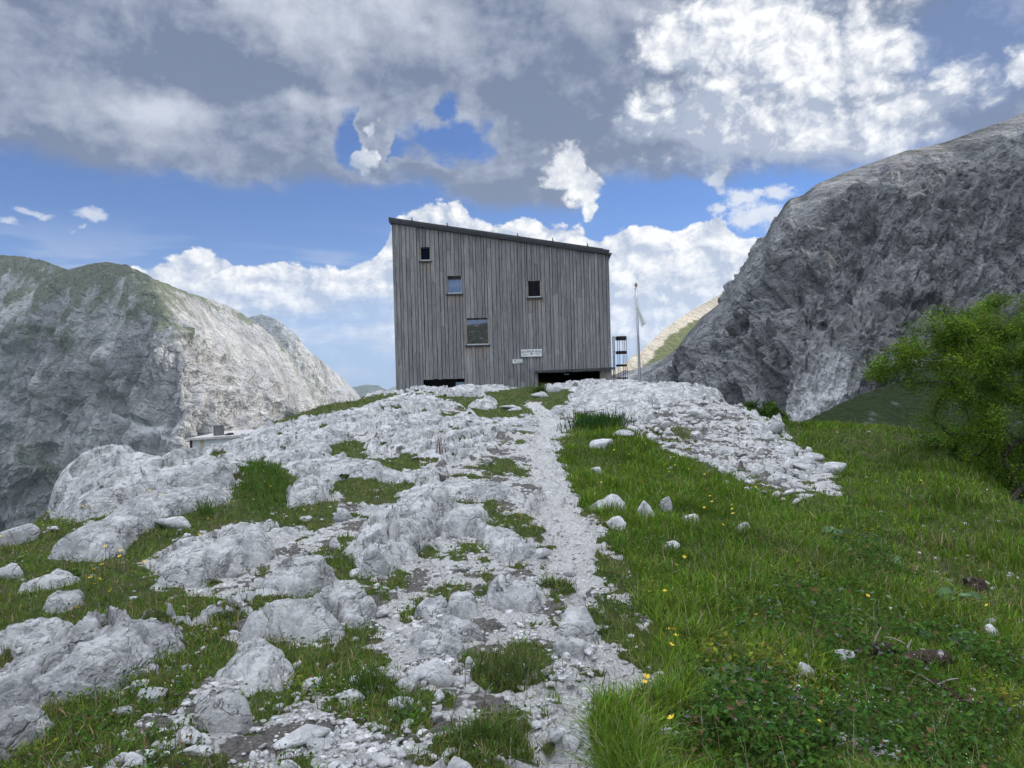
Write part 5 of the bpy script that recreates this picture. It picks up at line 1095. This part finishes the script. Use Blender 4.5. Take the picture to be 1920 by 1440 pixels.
# ---- bushes and the tree
bark = flat('grey_brown_bark', (0.10, 0.085, 0.07), .9, 0, .1, .4, 25)
def woody(name, label, cat, base, ell, tips, leaf_n, leaf_s, spread, tint, r0, stems=3, twig=0.006, droop=.0, seed=1):
    g = np.random.default_rng(seed); base = np.asarray(base, float)
    pts, wgt = [], np.array([e[1][0] * e[1][1] * e[1][2] for e in ell]); wgt = wgt / wgt.sum()
    for _ in range(tips):
        e = ell[g.choice(len(ell), p=wgt)]; d = g.normal(size=3); d /= np.linalg.norm(d); pts.append(np.array(e[0]) + d * np.array(e[1]) * g.uniform(.35, 1) ** .5)
    pts = np.array(pts) - base; pts = pts[np.argsort(np.linalg.norm(pts, axis=1))]
    nodes, par = [np.zeros(3)], [-1]; top = pts.mean(0)
    for s in range(stems):
        d = np.array([g.normal() * .35 + (s - (stems - 1) / 2) * .35, g.normal() * .3, 1.0]) * (.5 + .3 * g.random()) * np.linalg.norm(top) * .45; prev = 0
        for k in range(1, 6): nodes.append(d * k / 5 + np.array([g.normal(), g.normal(), 0]) * .02 * np.linalg.norm(top)); par.append(prev); prev = len(nodes) - 1
    end = []
    for p in pts:
        Nn = np.array(nodes); v = p - Nn; dd = np.linalg.norm(v, axis=1) + .5 * np.maximum(0, Nn[:, 2] - p[2]) + .12 * np.linalg.norm(Nn, axis=1) * 0; j = int(dd.argmin()); L = np.linalg.norm(p - nodes[j]); m = max(2, int(L / .16)); prev = j; s0 = nodes[j]; bow = g.normal(size=3) * L * .10 + np.array([0, 0, L * .10])
        for k in range(1, m + 1): t = k / m; nodes.append(s0 + (p - s0) * t + bow * math.sin(math.pi * t)); par.append(prev); prev = len(nodes) - 1
        end.append(prev)
    nodes = np.array(nodes); cnt = np.zeros(len(nodes)); cnt[end] = 1
    for i in range(len(nodes) - 1, 0, -1): cnt[par[i]] += cnt[i]
    rad = twig + (r0 - twig) * (cnt / cnt[0]) ** .55; rad[cnt <= 1] = twig
    w = MB(); kids = {}
    for i in range(1, len(nodes)): kids.setdefault(par[i], []).append(i)
    seen = set()
    for i in range(1, len(nodes)):                                 # chains
        if i in seen: continue
        ch = [par[i], i]; seen.add(i); c = i
        while c in kids:
            nx_ = max(kids[c], key=lambda q: cnt[q])
            if nx_ in seen: break
            ch.append(nx_); seen.add(nx_); c = nx_
        rr__ = rad[ch].copy(); rr__[0] = min(rad[ch[0]], rad[ch[1]] * 1.15); w.tube(nodes[ch], rr__, 7 if rad[ch[1]] > .02 else 4, False)
    root = empty(name, base); tag(root, label, cat); w.build('trunk', bark, root, True)
    i = np.repeat(np.array(end), leaf_n); n = len(i); back = g.random(n) * 3; ii = i.copy()
    for _ in range(3): mv = back > (_ + .4); ii = np.where(mv, np.maximum(np.array(par)[ii], 0), ii)
    P = nodes[ii] + g.normal(size=(n, 3)) * spread * np.array([1, 1, .7]); P[:, 2] -= droop * g.random(n)
    tone = np.repeat(np.exp(g.normal(0, .34, len(end))), leaf_n)[:, None]; col = np.clip(jit(tint, n, .22, .14) * tone, .01, .5)
    yel = np.repeat(g.random(len(end)) < .25, leaf_n); col[yel] *= np.array([1.35, 1.2, .9])
    N = np.stack([g.normal(0, .6, n), g.normal(0, .6, n) - .2, np.ones(n) * .8], 1); V, q, cc = leaves(P, N, leaf_s * (.7 + .6 * g.random(n)), col, .5)
    mesh_np('crown', V, [q], crown_mat, root, False, {'tone': cc}); return root
def ell(px, py, d, rx, ry, rd): k = d / FPX; return (W(px, py, d), (rx * k, rd, ry * k))
dT = 14.6; tb = W(1893, 935, dT); tb = np.array([tb[0], tb[1], tb[2] - .35])
E_ = [ell(1840, 640, dT, 95, 78, .9), ell(1915, 625, dT + .3, 120, 75, 1.0), ell(1745, 685, dT - .2, 90, 65, .8), ell(1675, 695, dT - .1, 48, 36, .45), ell(1800, 775, dT, 90, 58, .8), ell(1930, 770, dT + .2, 110, 85, 1.0), ell(2040, 670, dT + .3, 120, 120, 1.1), ell(1900, 865, dT + .5, 90, 50, .7), ell(1765, 610, dT, 45, 40, .5)]
woody('broadleaf_tree', 'bright green small leaved tree with several grey stems at the right edge', 'tree', tb, E_, 400, 230, .052, .115, (0.125, 0.212, 0.026), .085, 4, .005, .05, 5)
def bush(label, px, py, d, parts, tips, ln, ls, tint, seed, name='shrub', sp=.07):
    b0 = W(px, py, d); woody(name, label, 'shrub', b0, [ell(*q) for q in parts], tips, ln, ls, sp, tint, .03, 4, .005, 0.0, seed)
bush('dark green bush peeping over the right end of the rocky hill', 1428, 822, 27, [(1420, 776, 27, 40, 28, .6), (1448, 788, 27, 34, 24, .5), (1398, 782, 27, 26, 20, .4)], 120, 130, .09, (0.065, 0.125, 0.024), 21)
bush('dark leafy undergrowth below the tree at the right edge', 1850, 915, 16.5, [(1800, 842, 16.5, 70, 40, .6), (1870, 872, 16.5, 65, 46, .6), (1930, 880, 17, 70, 60, .8), (1745, 820, 17, 55, 24, .4)], 150, 120, .085, (0.065, 0.125, 0.022), 23)
# dwarf pines on the hillside far behind: one dark mass
def pines():
    g = np.random.default_rng(31); V, Q, Cc, off = [], [], [], 0
    polys = [[(1500, 828), (1560, 795), (1640, 748), (1700, 716), (1700, 735), (1620, 780), (1560, 822)], [(1640, 828), (1700, 785), (1760, 748), (1900, 690), (1960, 700), (1960, 840), (1700, 840)], [(1700, 716), (1850, 630), (1960, 590), (1960, 640), (1800, 690), (1716, 736)]]
    px, py = g.uniform(1480, 1980, 9000), g.uniform(580, 850, 9000); k = np.zeros(9000, bool)
    for q in polys: k |= poly_sd(px, py, q) > 0
    px, py = px[k][:2600], py[k][:2600]; rx, ry = np.array([q[0] for q in wr]), np.array([q[1] for q in wr]); top = np.interp(px, rx, ry); dr = np.interp(px, rx, [q[2] for q in wr]); zr_ = W(px, top, dr)[:, 2]
    zf = -46.0; t = np.clip(1 - (py - top) / 190.0, .05, 1); 
    d = dr * (.45 + .55 * np.clip(((EYE + (HORIZ - py) / FPX * dr * .8) - zf) / (zr_ - zf + 1e-6), 0.2, 1)); P = W(px, py, d); n = len(P)
    k2 = 26; C_ = np.repeat(P, k2, 0) + g.normal(size=(n * k2, 3)) * np.array([.9, .9, .6]); N = np.stack([g.normal(0, .6, n * k2), g.normal(0, .6, n * k2) - .5, np.ones(n * k2)], 1); tone = np.repeat(np.exp(g.normal(0, .25, n)), k2)[:, None]
    V, q, cc = leaves(C_, N, .9 + .7 * g.random(n * k2), jit((0.028, 0.048, 0.016), n * k2, .2, .1) * tone, .6)
    tag(mesh_np('dwarf_pine_thicket', V, [q], crown_mat, None, False, {'tone': cc}), 'dark dwarf pines carpeting the hillside at the foot of the crag', kind='stuff')
pines()

# ---- big leaved plants, tufts and single flowers
def big_leaf(label, px, py, n, size, seed, col=(0.13, 0.215, 0.095), name='butterbur', cat='plant', up=.5):
    g = np.random.default_rng(seed); P = hit(px, py)[0]; z = float(ground(P[:1], P[1:2])[0][0]); root = empty(name, (P[0], P[1], z)); tag(root, label, cat)
    size *= .72; n += 2
    for i in range(n):
        a = g.uniform(0, 6.28); L = size * g.uniform(.5, 1.2); st = np.array([math.cos(a) * size * g.uniform(.2, .9), math.sin(a) * size * g.uniform(.2, .9), size * g.uniform(.35, .9) * up * 2]); nu, nv = 11, 9; V = []
        A = np.array([math.cos(a), math.sin(a), g.uniform(-.25, .25)]); A /= np.linalg.norm(A); U = np.array([g.normal(0, .5), g.normal(0, .4) - .25, 1.0]); B = np.cross(A, U); B /= np.linalg.norm(B); Nn = np.cross(B, A)
        for u_ in np.linspace(0, 1, nu):
            wd_ = .42 * L * (math.sin(math.pi * min(1, u_ * .93 + .07)) ** .7) * (1 - .25 * u_)
            for v_ in np.linspace(-1, 1, nv): V.append(st + A * (u_ - .25) * L + B * v_ * wd_ + Nn * (abs(v_) * .16 * L - u_ * u_ * .22 * L + .018 * L * math.sin(u_ * 22 + abs(v_) * 7)))
        cl = np.clip(np.tile(np.array(col) * math.exp(g.normal(0, .2)), (nu * nv, 1)), 0, .6); V = np.array(V)
        m = MB(); m.add(V, gridq(nu, nv), a=cl); tt = np.linspace(0, 1, 5)[:, None]; m.tube(st * tt + np.array([0, 0, .05 * size]) * np.sin(tt * 3.14), .012 * size + .001, 5, a=[.12, .12, .05]); m.build('leaf', leafm, root, True, 'tone')
    return root
for a in (('two broad pale leaves at the foot of the rubble slope', 1378, 896, 3, .20, 1), ('cluster of broad blue green leaves in the herbs right of the meadow', 1572, 1010, 6, .22, 2), ('second broad leaved plant, below the cluster on the bank', 1668, 1062, 5, .18, 3),
          ('long arching pale leaf on the right bank', 1792, 1148, 3, .22, 4), ('large broad leaved plant in the grass at lower right', 1350, 1285, 5, .17, 5), ('rounded pale leaf just right of the large broad leaved plant', 1405, 1318, 3, .15, 6), ('broad leaved plant under the white rocks, lower right', 1470, 1325, 3, .12, 7),
          ('broad leaved plant near the right edge under the pebble rocks', 1830, 1225, 5, .18, 8), ('yellowing leaf clump in the herbs at the bottom right', 1420, 1350, 4, .12, 9), ('pale broad leaf deep in the right hand herbs', 1720, 1200, 3, .15, 10)): big_leaf(*a)
for a in (('leafy rosette in the turf beside the long smooth slab', 283, 1228, 9, .085, 11, (.085, .14, .04)), ('dark leafy rosette beside the flat grey rock at left', 137, 1085, 12, .09, 12, (.035, .075, .02)), ('dark bushy plant on the long low rock ridge', 648, 900, 16, .13, 13, (.028, .06, .018)), ('leafy plant at the edge of the gravel left of the path', 738, 1345, 10, .08, 14, (.05, .09, .025)),
          ('silvery grey leaved plant among the fractured blocks', 868, 1068, 18, .06, 15, (.16, .19, .16)), ('silvery plant at the left end of the fractured wedge', 400, 1095, 14, .05, 16, (.13, .16, .12)), ('silvery tuft on the right edge of the path', 1185, 1140, 16, .06, 17, (.15, .18, .15)), ('small rosette in the turf at the lower left', 250, 1300, 7, .06, 18, (.05, .10, .03))): big_leaf(*a[:6], col=a[6], name='leafy_plant', up=.3)
def tuft(label, px, py, n, h, col, seed, spread=.08, w=.005, bend=.6):
    global rng
    keep = rng; rng = np.random.default_rng(seed); P = hit(px, py)[0]; x, y = P[0] + rng.normal(0, spread, n), P[1] + rng.normal(0, spread, n); z = ground(x, y)[0]; z0 = float(z.min())
    if n > 40: V0 = 1
    V, q, t, c = blades(x, y, z, h * rng.uniform(.5, 1.1, n), w * rng.uniform(.7, 1.3, n), jit(col, n, .25), bend); rng = keep
    o = mesh_np('grass_tuft', V - [P[0], P[1], z0], [q, t], grass_mat, None, True, {'tone': c}); o.location = (P[0], P[1], z0); tag(o, label, 'grass tuft')
for a in (('fresh green grass tuft left of the path, below the cleft boulder', 690, 1292, 260, .17, (.075, .13, .025), 1, .06), ('grass tuft with dry blades leaning over the path', 960, 1270, 340, .20, (.09, .12, .035), 2, .10), ('reddish dry stalks standing on the bare upper rock', 828, 858, 26, .42, (.13, .075, .05), 4, .05, .010, .15),
          ('arching bright grass tuft at the left, above the broad slab', 388, 968, 90, .26, (.09, .15, .035), 5, .07, .009), ('dark grass clump where the path meets the crest', 1122, 800, 500, .42, (.035, .085, .018), 6, .35, .018), ('grass by the hut porch corner', 1012, 736, 120, .45, (.06, .10, .02), 7, .18, .02), ('bright grass tuft right of the leafy gravel plant', 755, 1325, 120, .15, (.08, .14, .03), 8, .05), ('dark turf cushion on the middle of the path', 1040, 1100, 420, .07, (.05, .08, .025), 9, .07),
          ('grass cushion by the gravel path, bottom centre', 910, 1395, 800, .10, (.07, .11, .025), 11, .08)): tuft(*a)
petal = flat('buttercup_yellow', (0.72, 0.50, 0.02), .4, 0, .4); stemm = flat('flower_stem', (0.06, 0.10, 0.03), .7)
def petals(n, rr__, cup):
    m = MB(); cs = []
    for k in range(n):
        a = k * 2 * math.pi / n; f = lambda r_, da, z_: (math.cos(a + da) * r_, math.sin(a + da) * r_, z_)
        m.add([f(.05, 0, 0), f(rr__ * .6, -.55, cup * .5), f(rr__, -.3, cup), f(rr__ * 1.03, .3, cup), f(rr__ * .6, .55, cup * .5)], t=[(0, 1, 2), (0, 2, 3), (0, 3, 4)])
    return m
FH = petals(5, 1.0, .55).build('flower_head', petal); fhm = FH.data; bpy.data.objects.remove(FH)
sm_ = MB(); tt = np.linspace(0, 1, 6); sm_.tube(np.stack([.12 * np.sin(tt * 2), .05 * tt, tt], 1), .012, 5); SO = sm_.build('stem', stemm); smm = SO.data; bpy.data.objects.remove(SO)
def flower(px, py, s, label, group, h=.16):
    P = hit(px, py + h / 3.5 * 0)[0]; P = P * 1.0; d = P[1]; base = hit(px, py + h * .75 * FPX / d)[0] if py + h * .75 * FPX / d < 1500 else P
    z = float(ground(base[:1], base[1:2])[0][0]); root = empty('buttercup', (base[0], base[1], z), rng.uniform(0, 6.28)); tag(root, label, 'flower', group); hh = h * rng.uniform(.75, 1.1)
    st = bpy.data.objects.new('stem', smm); LINK.link(st); st.parent = root; st.scale = (hh * .6, hh * .6, hh); st.scale = (hh, hh, hh)
    fh = bpy.data.objects.new('flower_head', fhm); LINK.link(fh); fh.parent = root; fh.location = (.12 * math.sin(2) * hh, .05 * hh, hh); fh.scale = (s, s, s); fh.rotation_euler = (rng.normal(0, .35) + .25, rng.normal(0, .35), 0)
LEFTF = [(195, 1042), (225, 1042), (222, 1053), (193, 1076), (180, 1082), (170, 1095), (192, 1095), (184, 1108), (207, 1118), (252, 1084), (268, 1070), (94, 973), (167, 955), (152, 960), (282, 940), (294, 942), (305, 945), (313, 927), (262, 962), (370, 963), (392, 978), (20, 1003), (6, 1016), (455, 908), (500, 908), (507, 918), (573, 967), (376, 1008), (152, 1152), (485, 848), (495, 892)]
RIGHTF = [(1212, 897), (1238, 876), (1262, 858), (1267, 873), (1253, 882), (1256, 890), (1235, 945), (1245, 962), (1224, 965), (1290, 965), (1300, 968), (1310, 966), (1308, 973), (1333, 947), (1330, 931), (1324, 932), (1319, 956), (1376, 950), (1374, 958), (1349, 975), (1358, 992), (1372, 975), (1290, 880), (1320, 890), (1130, 910), (1160, 862), (1210, 838), (1180, 858), (1150, 848), (1165, 880), (1218, 1120), (1257, 1180), (1270, 1182), (1264, 1186), (1211, 1268), (1203, 1277), (1242, 1118), (1268, 1065), (1280, 1045), (1262, 1215), (1423, 1156), (1267, 1350), (1545, 1378), (1507, 1393), (1430, 1380), (1622, 1127), (1850, 1145), (1730, 910), (1560, 905), (1640, 840), (1660, 850), (1415, 918), (1545, 922)]
for p in LEFTF: flower(*p, .018, 'yellow buttercup in the turf between the left hand rocks', 'buttercups on the left', .15)
for p in RIGHTF: flower(*p, .018, 'yellow buttercup in the meadow right of the path', 'buttercups in the right meadow', .17)
# a dandelion clock
P = hit(1256, 905)[0]; z = float(ground(P[:1], P[1:2])[0][0]); dn = empty('dandelion_clock', (P[0], P[1], z)); tag(dn, 'round white dandelion clock in the meadow right of the path', 'flower'); st = bpy.data.objects.new('stem', smm); LINK.link(st); st.parent = dn; st.scale = (.2, .2, .24)
g_ = np.random.default_rng(77); d_ = g_.normal(size=(260, 3)); d_ /= np.linalg.norm(d_, axis=1, keepdims=True); V, q, cc = leaves(d_ * .012, d_ + g_.normal(0, .5, (260, 3)), np.full(260, .024), np.tile([[.55, .55, .52]], (260, 1)), .25); o = mesh_np('seed_head', V, [q], leafm, dn, False, {'tone': cc}); o.location = (.2 * .109, .01, .24)

# ---- rotten wood on the right bank
rot_m, nt, b = material('rotten_wood'); P = pos(); q = stretch(P, (1, 1, 1)); n_ = noise(q, 18.0, 7, .65); put(b, 'Base Color', mix(noise(P, 11.0, 6, .65).ss(.58, .66), mix(n_, (0.016, 0.011, 0.008), (0.075, 0.052, 0.036)), (0.30, 0.29, 0.27))); bump(b, n_, .03, 1.0)
def log(name, label, cat, px, py, L, rad, az, elev, seed, sticks=0):
    g = np.random.default_rng(seed); P = hit(px, py)[0]; z = float(ground(P[:1], P[1:2])[0][0]); root = empty(name, (P[0], P[1], z)); tag(root, label, cat)
    D = np.array([math.cos(az) * math.cos(elev), math.sin(az) * math.cos(elev), math.sin(elev)]); nu, nv = 26, 30; ref = np.array([0, 0, 1.0]) if abs(D[2]) < .9 else np.array([1.0, 0, 0]); A = np.cross(D, ref); A /= np.linalg.norm(A); B = np.cross(A, D); V = []
    for i in range(nu):
        t = i / (nu - 1)
        for j in range(nv): th = 2 * math.pi * j / nv; V.append(D * (t - .5) * L + (A * math.cos(th) + B * math.sin(th)) * rad * (1 - .25 * t) + np.array([0, 0, rad * .15 + .06 * L * math.sin(t * 3)]))
    V = np.array(V); c_ = V.mean(0); nn = fbm(V + seed * 3.1, 9.0, 4, .6, True); V = V + (V - (np.outer((V - c_) @ D, D) + c_)) * (nn * .35)[:, None]
    qd = [(i * nv + j, i * nv + (j + 1) % nv, (i + 1) * nv + (j + 1) % nv, (i + 1) * nv + j) for i in range(nu - 1) for j in range(nv)]; V = np.concatenate([V, [V[:nv].mean(0) + D * .03, V[-nv:].mean(0) - D * .05]]); n0 = nu * nv
    mesh_np('wood', V, [qd, [(n0, (j + 1) % nv, j) for j in range(nv)] + [(n0 + 1, n0 - nv + j, n0 - nv + (j + 1) % nv) for j in range(nv)]], rot_m, root, True)
    for k in range(sticks):
        m = MB(); a = np.array([g.normal(0, .12), g.normal(0, .08), .03 + rad]); d2 = np.array([g.normal(0, .6), g.normal(0, .3), g.uniform(-.2, .9)]); tt = np.linspace(0, 1, 7)[:, None]; m.tube(a + d2 * tt * g.uniform(.12, .26) + np.array([0, 0, -.05]) * tt ** 2, np.linspace(.007, .003, 7), 6); m.build('root', flat('bleached_root', (.30, .27, .22), .9), root, True)
log('rotten_log', 'dark rotten log with peeling pale bark in the herbs, lower right', 'log', 1725, 1248, .46, .062, .25, .05, 1, 6)
log('rotten_log', 'smaller brown rotten log end left of the peeling one', 'log', 1640, 1228, .30, .05, .3, .1, 2, 3)
log('tree_stump', 'charred black and white broken stump on the right bank', 'stump', 1828, 1112, .26, .11, 1.2, 1.15, 3, 2)
log('fallen_branch', 'crumbling bark strip below the rotten log', 'branch', 1775, 1300, .22, .03, -.9, -.4, 4, 2)

# ------------------------------------------------------------------ the air between here and the far ridges
hz_m = bpy.data.materials.new('haze'); hz_m.use_nodes = True; nt = hz_m.node_tree; nt.nodes.clear()
pv = nt.nodes.new('ShaderNodeVolumePrincipled'); pv.inputs['Color'].default_value = (0.72, 0.84, 1.0, 1); pv.inputs['Density'].default_value = 0.55e-4; pv.inputs['Anisotropy'].default_value = 0.1
mo = nt.nodes.new('ShaderNodeOutputMaterial'); nt.links.new(pv.outputs[0], mo.inputs['Volume'])
b_ = MB(); b_.box(-13600, 13600, -13600, 13600, -460, 900); tag(b_.build('haze', hz_m), kind='stuff')
C.cycles.volume_bounces = 0
